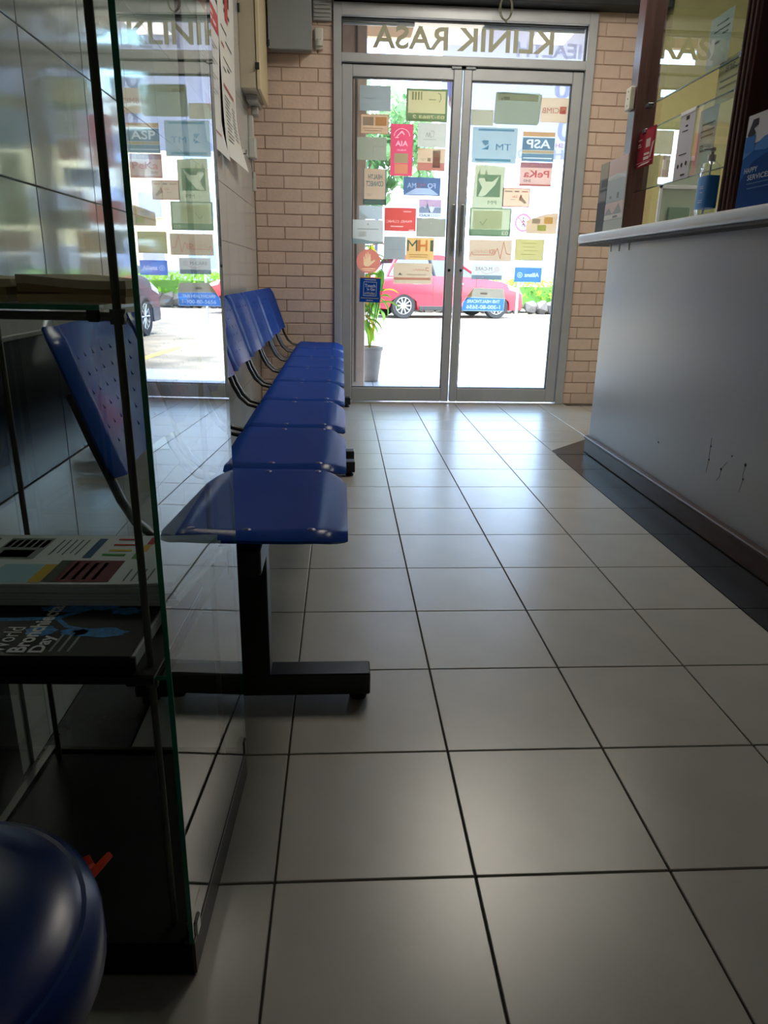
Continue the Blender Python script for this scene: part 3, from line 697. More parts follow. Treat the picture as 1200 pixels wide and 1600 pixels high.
# ------------------------------------------------------------------ stickers on the door panes
YS = DW + 0.0072         # room side of the panes
def pale(c, k=0.34):
    c = c.lstrip('#'); return '#' + ''.join('%02x' % min(255, int(int(c[i:i+2], 16) * (1 - k) + 255 * k)) for i in (0, 2, 4))
def sticker(name, label, rect, col, items=(), cat='sticker', trans=0.8, corner=0.0, outline=None, rot=0.0):
    x0, x1, z0, z1 = rect; w, h = x1 - x0, z1 - z0
    m = MB()
    pts = outline or [(0, 0), (1, 0), (1, 1), (0, 1)]
    m.prism([((a - .5) * w, (b - .5) * h) for a, b in pts], -0.0004, 0.0, 'Y')
    o = m.build(name, paper(pale(col) if trans > .5 else col, trans), None, ((x0 + x1) / 2, YS, (z0 + z1) / 2)); o.rotation_euler = (0, rot, 0)
    tag(o, label, cat)
    lay = [0.0006]
    for it in items:
        k = it[0]; m = MB(); y = -lay[0]
        P = lambda a, b: Vector(((a - .5) * w, y, (b - .5) * h))
        nm = 'print_block'
        if k == 'r':
            _, a0, a1, b0, b1, c = it; m.bm.faces.new([m.bm.verts.new(P(*q)) for q in ((a0, b0), (a1, b0), (a1, b1), (a0, b1))])
        elif k == 'p':
            _, pp, c = it; m.bm.faces.new([m.bm.verts.new(P(*q)) for q in pp])
        elif k == 'c':
            _, a, b, r, c = it; m.bm.faces.new([m.bm.verts.new(P(a, b) + Vector((r * math.cos(t), 0, r * math.sin(t)))) for t in [2 * PI * q / 28 for q in range(28)]])
        elif k == 'o':      # ring: centre, radius (m), thickness
            _, a, b, r, tk, c = it
            R1 = [m.bm.verts.new(P(a, b) + Vector((r * math.cos(t), 0, r * math.sin(t)))) for t in [2 * PI * q / 28 for q in range(28)]]
            R2 = [m.bm.verts.new(P(a, b) + Vector(((r - tk) * math.cos(t), 0, (r - tk) * math.sin(t)))) for t in [2 * PI * q / 28 for q in range(28)]]
            for q in range(28): m.bm.faces.new((R1[q], R1[(q + 1) % 28], R2[(q + 1) % 28], R2[q]))
        elif k == 'l':      # polyline, thickness (m)
            _, pp, tk, c = it; q = [P(*s) for s in pp]
            for A, B in zip(q[:-1], q[1:]):
                d = (B - A).normalized(); nn = Vector((-d.z, 0, d.x)) * tk / 2
                m.bm.faces.new([m.bm.verts.new(v) for v in (A - nn, B - nn, B + nn, A + nn)])
        elif k == 'k':      # coloured area with lettering and shapes left out: outline, colour, texts, polygons
            _, pp, c, texts, polys = it; holes = []
            for (body, a, b, tw, thh) in texts:
                lps, lw, lh = text_loops(body, 0.02)
                for lp in lps: holes.append([((a - .5) * w - x * tw * w / lw, (b - .5) * h + yy * thh * h / lh) for x, yy in lp])
            for q in polys: holes.append([((a - .5) * w, (b - .5) * h) for a, b in q])
            pts_, fcs = cut_sheet([((a - .5) * w, (b - .5) * h) for a, b in pp], holes)
            vv = [m.bm.verts.new((x, y, z)) for x, z in pts_]
            for fc in fcs:
                try: m.bm.faces.new([vv[q] for q in fc])
                except ValueError: pass
        elif k == 't':      # text, centre, width share, height share, colour, [mirror]
            body, a, b, tw, th, c = it[1:7]; mir = it[7] if len(it) > 7 else True
            ctr = P(a, b); nm = 'print_lettering'
            text_bm(m.bm, body, lambda xx, yy: ctr + Vector((xx, 0, yy)), w=tw * w, h=th * h, bold=0.02, mirror=mir)
        m.build(nm, paper(pale(c) if trans > .5 else c, trans), o)
        lay[0] += 0.00015
    return o
def frame(c, t=0.03, tv=None):
    tv = tv or t
    return [('r', 0, t, 0, 1, c), ('r', 1 - t, 1, 0, 1, c), ('r', t, 1 - t, 0, tv, c), ('r', t, 1 - t, 1 - tv, 1, c)]
R = {'plain_sheet':(0.114,0.310,1.846,1.988),'pictures':(0.121,0.301,1.716,1.828),'greygreen':(0.100,0.288,1.564,1.697),'health':(0.140,0.292,1.298,1.513),'pale':(0.115,0.270,1.210,1.292),'wave':(0.073,0.276,1.056,1.206),'cert1':(0.408,0.671,1.794,1.980),'aia':(0.314,0.458,1.476,1.777),'em':(0.488,0.669,1.649,1.788),'phone':(0.491,0.669,1.511,1.641),'fomema':(0.404,0.647,1.361,1.470),'medkad':(0.509,0.657,1.230,1.339),'panel':(0.283,0.492,1.140,1.284),'taupe':(0.496,0.692,1.108,1.227),'grey':(0.282,0.429,0.963,1.107),'mhi':(0.432,0.620,0.963,1.103),'hand':(0.100,0.262,0.871,1.024),'touch':(0.123,0.263,0.683,0.842),'eurom':(0.350,0.612,0.808,0.941),'folder':(0.972,1.276,1.794,1.977),'cimb':(1.272,1.450,1.812,1.953),'small':(0.826,0.970,1.783,1.873),'tm':(0.843,1.134,1.566,1.774),'asp':(1.170,1.381,1.583,1.756),'peka':(1.166,1.379,1.435,1.577),'pm':(0.861,1.068,1.296,1.554),'redframe':(1.062,1.243,1.306,1.422),'cert2':(0.850,1.129,1.121,1.296),'slant':(1.234,1.446,1.144,1.275),'mediclinic':(0.858,1.148,0.964,1.099),'yellow':(1.170,1.366,0.973,1.108),'mcare':(0.883,1.097,0.844,0.947),'allianz':(1.178,1.365,0.833,0.928),'tnb':(0.829,1.123,0.637,0.790)}
def bars(n, x0, x1, y0, y1, c, lh=0.35):
    o = []
    for k in range(n):
        y = y1 - (y1 - y0) * (k + .5) / n; d = (y1 - y0) / n * lh
        o.append(('r', x0 + .04 * (k % 3), x1 - .05 * ((k + 1) % 3), y - d / 2, y + d / 2, c))
    return o
sticker('door_sticker', 'plain pale blue grey sheet stuck at the top left of the left door', R['plain_sheet'], '#a9b3b0', bars(1, .2, .6, .45, .55, '#9aa3a2', .3))
sticker('door_sticker', 'beige sticker with red border and two small pictures', R['pictures'], '#d9bd9c', frame('#b06a5a', .02, .03) + [('r', .08, .46, .42, .86, '#9c9a92'), ('r', .52, .92, .42, .86, '#cf9a5e')] + bars(2, .1, .85, .1, .34, '#b59a80'))
sticker('door_sticker', 'plain grey green sheet above the HEALTH CONNECT sticker', R['greygreen'], '#aeb09a', [('l', [(.55, .1), (.55, .6), (.95, .6)], .003, '#989a86')])
sticker('door_sticker', 'tan sticker reading HEALTH CONNECT in blue capitals', R['health'], '#cdb59a', [('r', 0, .05, 0, 1, '#5a8a92'), ('r', .95, 1, 0, 1, '#5a8a92'), ('r', 0, 1, 0, .16, '#4f8a94'), ('r', .06, .94, .03, .12, '#a6c3c2'), ('t', 'HEALTH', .52, .78, .60, .13, '#2f5a6a'), ('t', 'CONNECT', .50, .59, .74, .15, '#2f6f86')] + bars(2, .15, .45, .24, .32, '#a08a78'))
sticker('door_sticker', 'small pale grey sheet below the HEALTH CONNECT sticker', R['pale'], '#c6cccb', [('p', [(.02, .05), (.4, .05), (.02, .7)], '#d5d6d2'), ('r', .55, .65, .7, .74, '#e6e8e8')])
sticker('door_sticker', 'off-white sheet with a blue wave along its lower edge', R['wave'], '#cfccc2', [('p', [(0, 0), (1, 0), (1, .10), (.6, .12), (.3, .2), (0, .22)], '#8fa6a8'), ('c', .5, .82, .006, '#a9a79e'), ('r', .15, .85, .60, .64, '#9a988f'), ('r', .2, .45, .3, .52, '#c3bfb4')])
sticker('door_sticker', 'green-bordered certificate with a phone number at the top of the left door', R['cert1'], '#cfc79c', frame('#6f9a7c', .05, .07) + [('k', [(.05, .05), (.95, .05), (.95, .26), (.05, .26)], '#78a084', [('03-7863 2', .55, .15, .78, .11)], []), ('r', .14, .18, .66, .9, '#85937a'), ('r', .21, .25, .66, .9, '#85937a'), ('r', .28, .32, .66, .9, '#85937a'), ('r', .35, .38, .66, .9, '#85937a'), ('l', [(.8, .6), (.84, .7), (.83, .84), (.76, .88)], .005, '#7f9080'), ('r', .55, .72, .66, .69, '#9a9a78')])
sticker('door_sticker', 'tall pink red sticker with arched AIA logo and green and yellow squares', R['aia'], '#f6c3cb', [('k', [(0, 0), (1, 0), (1, 1), (0, 1)], '#ec4a74', [('AIA', .5, .63, .56, .10), ('PUBLIC', .5, .50, .40, .035)], [[(.5 + .36 * math.cos(t), .77 + .15 * math.sin(t)) for t in [PI * q / 14 for q in range(15)]] + [(.5 + .33 * math.cos(t), .77 + .138 * math.sin(t)) for t in [PI * (14 - q) / 14 for q in range(15)]], [(.5, .88), (.27, .77), (.33, .77), (.5, .84), (.6, .79), (.63, .81)], [(.16, .735), (.38, .735), (.3, .765)], [(.18, .25), (.80, .25), (.80, .44), (.18, .44)], [(.20, .04), (.80, .04), (.80, .23), (.20, .23)]]), ('r', .18, .80, .25, .44, '#8fb568'), ('r', .20, .80, .04, .23, '#d8a860')])
sticker('door_sticker', 'off-white sticker with faint grey cursive print beside the pink red sticker', R['em'], '#cfcdc2', [('l', [(.28, .42), (.33, .6), (.38, .42), (.42, .6), (.46, .42), (.56, .44), (.58, .66), (.46, .68)], .004, '#a7abaa'), ('r', .2, .66, .30, .33, '#b4b5b0')])
sticker('door_sticker', 'beige and pink sticker showing a smartphone', R['phone'], '#dbc3a4', [('r', 0, 1, 0, .36, '#e2909a'), ('p', [(0, .9), (.3, 1), (0, 1)], '#d9b07c'), ('r', .55, .83, .14, .92, '#7d7478'), ('r', .59, .80, .22, .84, '#dcb6a4'), ('r', .59, .80, .46, .62, '#d99a98'), ('r', .36, .48, .42, .58, '#8e8b86')] + bars(2, .1, .34, .44, .56, '#a39a90'))
sticker('door_sticker', 'dark blue grey sticker reading FOMEMA', R['fomema'], '#b9c3d4', [('k', [(0, 0), (1, 0), (1, 1), (0, 1)], '#5f7fa8', [('FO', .76, .55, .22, .28), ('ME', .46, .55, .24, .28), ('MA', .22, .55, .24, .28)], []), ('t', 'ME', .46, .55, .24, .28, '#c06a5c'), ('r', 0, 1, 0, .05, '#4c657f')])
sticker('door_sticker', 'small white MEDKAD sticker with pink top and grey skyline logo', R['medkad'], '#e6e9f2', [('r', .02, 1, .60, 1, '#efb9cd'), ('p', [(0, .3), (.05, .24), (1, .24), (1, .56), (.72, .56), (.62, .30), (.58, .26), (.55, .3), (.38, .78), (.3, .5), (.16, .62), (.02, .5)], '#8d98a6'), ('l', [(0, .6), (.2, .62), (.3, .55), (.38, .93), (.48, .30), (.62, .78), (.72, .58), (1, .58)], .006, '#f2f3f8'), ('t', 'MED', .76, .10, .44, .13, '#b9bfcc'), ('t', 'KAD', .26, .10, .46, .13, '#5d6a78')], trans=.7)
sticker('door_sticker', 'red sticker reading PANEL CLINIC', R['panel'], '#f0b8ac', [('k', [(0, 0), (1, 0), (1, 1), (0, 1)], '#e8564f', [('PANEL CLINIC', .47, .42, .80, .11)], [[(.6, .82), (.85, .82), (.85, .87), (.6, .87)], [(.2, .18), (.6, .18), (.6, .23), (.2, .23)], [(.78, .02), (.95, .02), (.95, .08), (.78, .08)]])])
sticker('door_sticker', 'plain taupe torn-edged sheet beside the red PANEL CLINIC sticker', R['taupe'], '#a9a591', [('c', .5, .72, .003, '#d4d2c4')], outline=[(0, 0), (1, 0), (1, .97), (.8, .95), (.55, 1), (.2, .97), (0, 1)])
sticker('door_sticker', 'plain grey sheet left of the orange lettered sticker', R['grey'], '#a8a8a0', bars(1, .2, .9, .4, .46, '#9c9c95', .5))
sticker('door_sticker', 'orange sticker with big blue and orange letters M H I', R['mhi'], '#e0b878', [('t', 'M', .22, .64, .36, .5, '#2f628c', False), ('t', 'H', .60, .64, .32, .5, '#e58a5c', False), ('r', .86, .97, .39, .89, '#3a6a8e'), ('r', .41, .45, .39, .89, '#e58a5c')] + bars(2, .1, .85, .08, .28, '#b8955e'))
th = [2 * PI * k / 36 for k in range(36)]
sticker('door_sticker', 'round pink sticker with an open hand', R['hand'], '#ecc79a', [('k', [(.5 + .5 * math.cos(t), .5 + .5 * math.sin(t)) for t in th], '#ee8fa0', [], [[(.30, .36), (.36, .29), (.50, .27), (.60, .35), (.78, .52), (.74, .57), (.60, .49), (.58, .80), (.54, .81), (.52, .58), (.49, .86), (.45, .86), (.45, .58), (.40, .82), (.36, .81), (.38, .54), (.32, .70), (.28, .69)], [(.22, .17), (.78, .17), (.78, .21), (.22, .21)], [(.30, .10), (.70, .10), (.70, .13), (.30, .13)]])], outline=[(.5 + .5 * math.cos(t), .5 + .5 * math.sin(t)) for t in th])
tg = sticker('door_sticker', 'opaque blue square Touch n Go eWallet payment sticker', R['touch'], '#1a55ad', [('r', .18, .82, .82, .84, '#dfe6f0'), ('r', .18, .20, .28, .82, '#dfe6f0'), ('r', .80, .82, .28, .82, '#dfe6f0'), ('r', .18, .82, .26, .28, '#dfe6f0'), ('t', 'Touch', .5, .68, .52, .13, '#dbe6f4', False), ('t', "'n Go", .54, .54, .40, .12, '#dbe6f4', False), ('t', 'eWallet', .5, .37, .52, .11, '#e6dfa8', False), ('r', .22, .78, .90, .935, '#c6d3e8'), ('r', .06, .94, .155, .185, '#b5b38c'), ('r', .34, .66, .06, .095, '#c6d3e8'), ('r', 0, 1, .985, 1.03, '#e0a060')], trans=0.22, rot=0.03)
sticker('door_sticker', 'wide tan sticker with red script heading and red line', R['eurom'], '#d6bd9e', [('l', [(.92, .78), (.84, .8), (.84, .66), (.92, .64)], .004, '#d5706a'), ('l', [(.82, .64), (.78, .72), (.75, .64), (.72, .72), (.69, .64), (.66, .72), (.62, .64), (.58, .72), (.54, .64), (.50, .7)], .004, '#d98a80'), ('r', .02, .96, .19, .31, '#dd8f80'), ('p', [(.12, .42), (.24, .42), (.2, .48), (.17, .54), (.15, .5)], '#6f6a60')] + bars(1, .35, .9, .4, .5, '#b09a80'))
sticker('door_sticker', 'large grey green folder sheet at the top of the right door', R['folder'], '#9aa391', [('r', .06, .92, .74, .94, '#c2c0a0'), ('r', .04, .96, .94, 1.0, '#86998c'), ('r', .14, .17, .74, .82, '#8b927e'), ('r', .19, .32, .76, .86, '#98a088')], outline=[(0, .04), (.05, 0), (.93, 0), (.97, .08), (1, .95), (.5, .97), (.2, 1), (.02, .98)])
sticker('door_sticker', 'beige sticker reading CIMB in red with red square logo', R['cimb'], '#dccab2', [('t', 'CIMB', .37, .49, .62, .22, '#b5564e'), ('r', .70, .94, .36, .66, '#c75a58'), ('p', [(.74, .46), (.90, .52), (.90, .62), (.78, .62)], '#ecc9b8'), ('r', .74, .90, .38, .45, '#dd6f78')])
sticker('door_sticker', 'small plain beige card left of the grey green folder sheet', R['small'], '#b9b7a0', [('c', .12, .92, .004, '#8f8d7c'), ('c', .9, .92, .004, '#8f8d7c')])
sticker('door_sticker', 'large pale blue sticker reading TM with blue bars', R['tm'], '#aec0c4', [('r', .12, .92, .90, .96, '#6fa5bf'), ('r', .08, .88, .05, .12, '#6fabb8'), ('t', 'TM', .70, .46, .34, .18, '#5a93ba'), ('p', [(.20, .38), (.36, .38), (.38, .52), (.30, .44)], '#4f96bd'), ('p', [(.20, .62), (.28, .64), (.36, .64), (.36, .55), (.29, .48)], '#6fa8c2'), ('l', [(.2, .64), (.38, .36)], .004, '#c9d8d8')])
sticker('door_sticker', 'navy blue sticker reading ASP with orange stripes', R['asp'], '#dfe4e4', [('r', 0, 1, .85, 1, '#e09a52'), ('k', [(0, .39), (1, .39), (1, .81), (0, .81)], '#47708c', [('ASP', .50, .60, .76, .30)], []), ('r', 0, 1, .28, .38, '#c09a62'), ('k', [(0, 0), (1, 0), (1, .27), (0, .27)], '#557a94', [], [[(.05, .10), (.95, .10), (.95, .13), (.05, .13)]])])
sticker('door_sticker', 'pale pink sticker reading PeKa B40 in red', R['peka'], '#dcbcae', [('r', 0, 1, .78, 1, '#ab8296'), ('t', 'KLINIK', .5, .89, .36, .10, '#c9a8b2'), ('t', 'PeKa', .52, .52, .80, .30, '#d3585e'), ('t', 'B40', .24, .23, .22, .12, '#8a7470'), ('r', 0, 1, 0, .09, '#cf7678')])
sticker('door_sticker', 'pale green sticker with white bird on a dark green square above the letters PM', R['pm'], '#c3c6a8', [('k', [(.13, .26), (.88, .26), (.88, .78), (.13, .78)], '#6f947c', [], [[(.18, .28), (.30, .48), (.16, .66), (.2, .7), (.36, .70), (.40, .62), (.62, .62), (.84, .76), (.70, .54), (.58, .44), (.42, .30), (.30, .27)]]), ('p', [(.13, .78), (.2, .9), (.22, .78)], '#9aa68c'), ('p', [(.36, .78), (.40, .9), (.46, .78)], '#9aa68c'), ('t', 'PM', .64, .13, .28, .09, '#75886c')], outline=[(0, 0), (1, 0), (1, .97), (.5, 1), (.05, 1)])
sticker('door_sticker', 'small beige sticker with red border and shoe picture', R['redframe'], '#dfc7ac', frame('#d4606a', .025, .04) + [('r', .08, .35, .78, .85, '#a89080'), ('r', .44, .60, .78, .85, '#7a6c60'), ('r', .7, .92, .78, .85, '#c88a80'), ('p', [(.60, .36), (.66, .62), (.70, .66), (.72, .52), (.84, .34), (.90, .22), (.82, .18), (.72, .30)], '#8d7a6c'), ('p', [(.60, .40), (.66, .64), (.70, .60), (.66, .44)], '#d0605c'), ('t', 'Lin', .45, .55, .16, .12, '#d0605c')] + bars(1, .3, .52, .34, .44, '#a89080'))
sticker('door_sticker', 'green-bordered certificate with the number 03 on the right door', R['cert2'], '#c6c8a8', frame('#7a9f88', .035, .04) + [('k', [(0, 0), (1, 0), (1, .24), (0, .24)], '#7da088', [('03', .87, .12, .16, .15)], []), ('r', .08, .78, .26, .90, '#c9cba8'), ('l', [(.25, .52), (.32, .40), (.42, .62)], .004, '#8c957a')])
sticker('door_sticker', 'tan sheet with slanting top edge and yellow, grey and green labels', R['slant'], '#d3b796', [('r', .18, .44, .48, .72, '#a8a099'), ('r', .56, .84, .48, .80, '#dfb35a'), ('r', .36, .64, .14, .42, '#aecb55')], outline=[(0, 0), (.97, 0), (1, 1), (.6, .94), (0, .62)])
sticker('door_sticker', 'wide tan sticker reading MEDICLINIC with a red pulse line', R['mediclinic'], '#cfb79a', [('l', [(.03, .22), (.07, .44), (.10, .28), (.60, .30), (.66, .62), (.74, .12), (.80, .92), (.88, .36), (.97, .33)], .004, '#cf5a44'), ('t', 'EDI', .54, .45, .14, .2, '#d0604c'), ('t', 'CLINIC', .28, .45, .33, .16, '#c4a084')])
sticker('door_sticker', 'plain mustard sheet with faint lines above the Allianz sticker', R['yellow'], '#c8ba7e', frame('#8f8a58', .015, .02) + bars(4, .22, .8, .2, .9, '#aa9d68', .16))
sticker('door_sticker', 'white M-CARE sticker with red ring logo and blue bar', R['mcare'], '#d8d3c8', [('r', 0, .97, 0, .28, '#6f8ea6'), ('r', .1, .40, .11, .17, '#c5d2da'), ('t', 'M-CARE', .38, .68, .54, .22, '#55504c'), ('o', .80, .66, .016, .002, '#c4685c'), ('o', .80, .66, .008, .002, '#c4685c'), ('l', [(.30, .54), (.36, .44), (.48, .38), (.62, .42), (.74, .52)], .0022, '#c4685c')])
_rg = lambda r: [(.20 + r * .095 * math.cos(t), .48 + r * .19 * math.sin(t)) for t in th]
sticker('door_sticker', 'bright blue sticker reading Allianz', R['allianz'], '#e6eefc', [('k', [(0, 0), (1, 0), (1, 1), (0, 1)], '#2f76f4', [('Allianz', .64, .50, .54, .28)], [_rg(1), _rg(.82), [(.165, .40), (.18, .40), (.18, .54), (.165, .54)], [(.193, .36), (.208, .36), (.208, .60), (.193, .60)], [(.22, .40), (.235, .40), (.235, .54), (.22, .54)]])], trans=.8)
sticker('door_sticker', 'blue TNB HEALTHCARE sticker with telephone number 1-300-80-5656', R['tnb'], '#e2ecfa', [('p', [(.09, .60), (.25, 1), (.95, .97), (1.0, .56)], '#d0a870'), ('p', [(.03, .40), (.09, .60), (.25, 1), (.2, .6)], '#c99a60'), ('r', .42, .58, .72, .80, '#a78f74'), ('k', [(.0, .02), (.02, .34), (.10, .58), (.99, .55), (.98, .02)], '#3884ea', [('TNB HEALTHCARE', .50, .42, .78, .14), ('1-300-80-5656', .50, .18, .80, .17)], [])], outline=[(.0, 0), (.0, .32), (.09, .60), (.25, 1), (.95, .97), (1.0, .5), (.985, 0)], trans=.8)

# ------------------------------------------------------------------ things on the counter and the partition glass
ZC = 1.072
def yz_sheet(name, label, cat, X, y_near, y_far, z0, z1, col, items, thick=0.0006, mat=None, trans=0.3, tilt=0.0, group=None, lift=0.0):
    """Sheet facing -X (towards the corridor). Item coordinates: a from left (far) to right (near), b up."""
    w, h = y_far - y_near, z1 - z0
    m = MB().box(0, thick, -w / 2, w / 2, 0, h)
    o = m.build(name, mat or paper(pale(col, lift), trans), None, (X, (y_near + y_far) / 2, z0)); o.rotation_euler = (0, tilt, 0)
    tag(o, label, cat, group)
    lay = 0.0004
    for it in items:
        k = it[0]; m = MB(); nm = 'print_block'
        P = lambda a, b: Vector((-lay, w / 2 - a * w, b * h))
        if k == 'r':
            _, a0, a1, b0, b1, c = it; m.bm.faces.new([m.bm.verts.new(P(*q)) for q in ((a0, b0), (a1, b0), (a1, b1), (a0, b1))])
        elif k == 'p':
            _, pp, c = it; m.bm.faces.new([m.bm.verts.new(P(*q)) for q in pp])
        elif k == 'c':
            _, a, b, r, c = it; m.bm.faces.new([m.bm.verts.new(P(a, b) + Vector((0, r * math.cos(t), r * math.sin(t)))) for t in [2 * PI * q / 28 for q in range(28)]])
        elif k == 't':
            body, a, b, tw, thh, c = it[1:7]; ctr = P(a, b); nm = 'print_lettering'; mir = it[7] if len(it) > 7 else False
            text_bm(m.bm, body, lambda xx, yy: ctr + Vector((0, -xx, yy)), w=tw * w, h=thh * h, bold=0.015, mirror=mir)
        m.build(nm, paper(pale(c, lift), trans), o); lay += 0.0002
    return o
# leaflet stands at the far end
yz_sheet('leaflet_stand', 'pale leaflet stand with pink and blue bands on the counter end', 'leaflet stand', 1.255, 3.41, 3.64, ZC, 1.385, '#cfd6d6', [('r', 0, 1, .78, 1, '#d9bfbb'), ('r', 0, 1, .42, .72, '#a9bcc6'), ('p', [(0, .72), (.5, .77), (1, .70), (1, .74), (.5, .79), (0, .76)], '#dfe8f0'), ('r', .2, .3, .46, .5, '#6a7a86'), ('r', .6, .72, .45, .53, '#6a7a86'), ('r', 0, 1, .25, .40, '#dcc4c0'), ('p', [(0, .24), (.1, .30), (.25, .33), (.45, .24), (.6, .30), (.75, .38), (.95, .24)], '#8f9ba0'), ('r', 0, 1, .17, .235, '#e2e3e0'), ('r', .5, .75, .185, .215, '#6f7478'), ('r', 0, 1, 0, .16, '#a8bab4')], 0.004, lift=.4)
yz_sheet('leaflet_stand', 'dark grey leaflet stand behind the pale one at the counter end', 'leaflet stand', 1.258, 3.655, 3.765, ZC, 1.385, '#7d8386', [('r', 0, 1, .78, 1, '#b4b09c'), ('r', .3, 1, .66, .76, '#5a646c'), ('r', .2, 1, .60, .63, '#4c5660'), ('r', 0, 1, 0, .45, '#4a545e'), ('r', .1, .9, .47, .58, '#8f989e')], 0.004, lift=.25)
# papers on the panes
yz_sheet('pane_notice', 'dark red payment notice taped to the lower pane next to the far post', 'notice', 1.3245, 3.31, 3.545, 1.332, 1.483, '#92303f', [('p', [(.50, .06), (.56, .96), (.92, .96), (.86, .12)], '#a8444f'), ('r', .60, .80, .50, .72, '#cdb9b8'), ('r', .56, .80, .30, .36, '#d8c8c6'), ('r', .55, .80, .18, .26, '#d8c8c6'), ('p', [(.82, .2), (.88, .2), (.98, .62), (.90, .58)], '#c9b4b2'), ('r', .14, .24, .22, .46, '#c4a8a6'), ('r', .10, .40, .74, .77, '#cfa8a8'), ('r', .10, .36, .62, .65, '#cfa8a8'), ('r', .10, .40, .56, .59, '#cfa8a8'), ('r', .04, .96, .12, .135, '#cfa8a8'), ('p', [(.3, .04), (.8, .06), (.9, .1), (.5, .09)], '#e6dcda')])
yz_sheet('pane_notice', 'tall white notice card clipped to the middle of the lower pane', 'notice', 1.3225, 2.945, 3.075, 1.236, 1.478, '#d4d2da', [('r', .4, .62, .86, .92, '#55565c'), ('r', .42, .58, .76, .79, '#55565c'), ('r', .25, .62, .70, .715, '#55565c'), ('r', .22, .72, .36, .375, '#55565c'), ('c', .25, .20, .008, '#55565c'), ('c', .5, .21, .008, '#4a4b50'), ('c', .78, .22, .008, '#4a4b50'), ('r', .5, .78, .045, .07, '#45464c'), ('r', .02, .98, .95, 1.0, '#f2f4f6')])
yz_sheet('pane_notice', 'white typed notice behind the lower pane beside the near post', 'notice', 1.3345, 2.79, 2.93, 1.272, 1.458, '#c4ccc8', [('r', .2, .9, .70, .73, '#7d8684'), ('r', .15, .9, .58, .61, '#7d8684'), ('r', .2, .85, .48, .51, '#7d8684'), ('r', .2, .4, .32, .35, '#7d8684'), ('r', .25, .8, .22, .26, '#6c7472')])
yz_sheet('pane_notice', 'white notice taped high behind the upper pane beside the near post', 'notice', 1.341, 2.795, 2.96, 1.592, 1.756, '#c9d2d2', [('r', .3, .8, .80, .83, '#66706f'), ('r', .2, .9, .68, .71, '#66706f'), ('r', .6, .85, .58, .61, '#66706f'), ('r', .3, .5, .46, .49, '#66706f')])
yz_sheet('pane_notice', 'yellowish sheet with grey lettering hanging below the upper pane edge', 'notice', 1.347, 2.66, 2.86, 1.46, 1.60, '#b8bb9a', [('t', 'Care', .5, .80, .5, .22, '#8a9086', True), ('r', .1, .8, .5, .54, '#8a9086'), ('r', .1, .7, .36, .39, '#8a9086')])
# hand sanitiser bottle
sz = thing('sanitizer_bottle', 'clear hand sanitizer pump bottle with blue label on the counter', 'bottle', (1.262, 2.64, ZC))
m_clear = glass('bottle_plastic', (0.90, 0.94, 0.95), 1.45, 2.0)
def rrect(rx, ry, z, n=24, e=4):
    return [(rx * math.copysign(abs(math.cos(t)) ** (2 / e), math.cos(t)), ry * math.copysign(abs(math.sin(t)) ** (2 / e), math.sin(t)), z) for t in [2 * PI * k / n for k in range(n)]]
def loft(m, rings):
    rs = [[m.bm.verts.new(p) for p in r] for r in rings]; n = len(rs[0])
    for a, b in zip(rs[:-1], rs[1:]):
        for k in range(n): m.bm.faces.new((a[k], a[(k + 1) % n], b[(k + 1) % n], b[k]))
    m.bm.faces.new(rs[0][::-1]); m.bm.faces.new(rs[-1]); return m
loft(MB(), [rrect(.022, .040, .0), rrect(.024, .043, .006), rrect(.024, .043, .145), rrect(.021, .038, .162), rrect(.013, .018, .173), rrect(.012, .013, .178, e=2)]).build('bottle_body', m_clear, sz, smooth=True)
loft(MB(), [rrect(.0205, .039, .004), rrect(.0205, .039, .10), rrect(.02, .038, .1005)]).build('sanitizer_gel', glass('gel', (0.86, 0.91, 0.93), 1.3, 1.0), sz, smooth=True)
lb = loft(MB(), [rrect(.0246, .0436, .026), rrect(.0246, .0436, .128)]).build('label', M('label_blue', '#2f7cc4', 0.45), sz, smooth=True)
for k, (z, w) in enumerate(((.094, .022), (.088, .026), (.075, .016), (.050, .03), (.044, .03))):
    MB().box(-0.0251, -0.0247, -0.008 - w / 2, -0.008 + w / 2, z, z + .0022).build('label_print', M('label_white', '#b9cbdd', 0.6), lb)
MB().lathe([(0.0135, .176), (0.0135, .193), (0.012, .196), (0.006, .197), (0.006, .206), (0.009, .207), (0.010, .216), (0.008, .219)], 20).box(-0.034, 0.004, -0.005, 0.005, .209, .217, .003, 1).build('pump', M('pump_white', '#d0d0cd', 0.35), sz, smooth=True)
MB().tube([(0, 0, .178), (0.002, .004, .1), (0.0, .012, .01)], .003, 8).build('dip_tube', M('pump_white'), sz)
# blue promotional board
yz_sheet('promo_board', 'blue promotional board standing on the counter beside the near post', 'sign', 1.262, 2.12, 2.43, ZC, 1.345, '#2c5fae', [('p', [(0, .66), (.35, .72), (1, .78), (1, 1), (0, 1)], '#d6d4d8'), ('p', [(.0, .55), (.2, .62), (.4, .6), (1, .72), (1, .80), (.35, .74), (.22, .68), (0, .70)], '#4f86cc'), ('p', [(0, 0), (1, 0), (1, .55), (.4, .56), (.2, .50), (0, .30)], '#1f4286'), ('p', [(.03, .80), (.10, .95), (.20, .95), (.20, .88), (.13, .86), (.18, .80), (.12, .72), (.06, .76)], '#3b3c44'), ('c', .62, .86, .052, '#e3e1e4'), ('t', 'Go', .60, .84, .22, .09, '#54555c'), ('r', .01, .19, .62, .78, '#3f78c4'), ('t', 'HAPPY', .20, .42, .24, .055, '#cdd6e6'), ('t', 'SERVICES', .36, .34, .40, .055, '#cdd6e6'), ('r', .16, .62, .27, .28, '#5f80b8'), ('r', .18, .60, .22, .23, '#5f80b8')], 0.005, lift=.12)
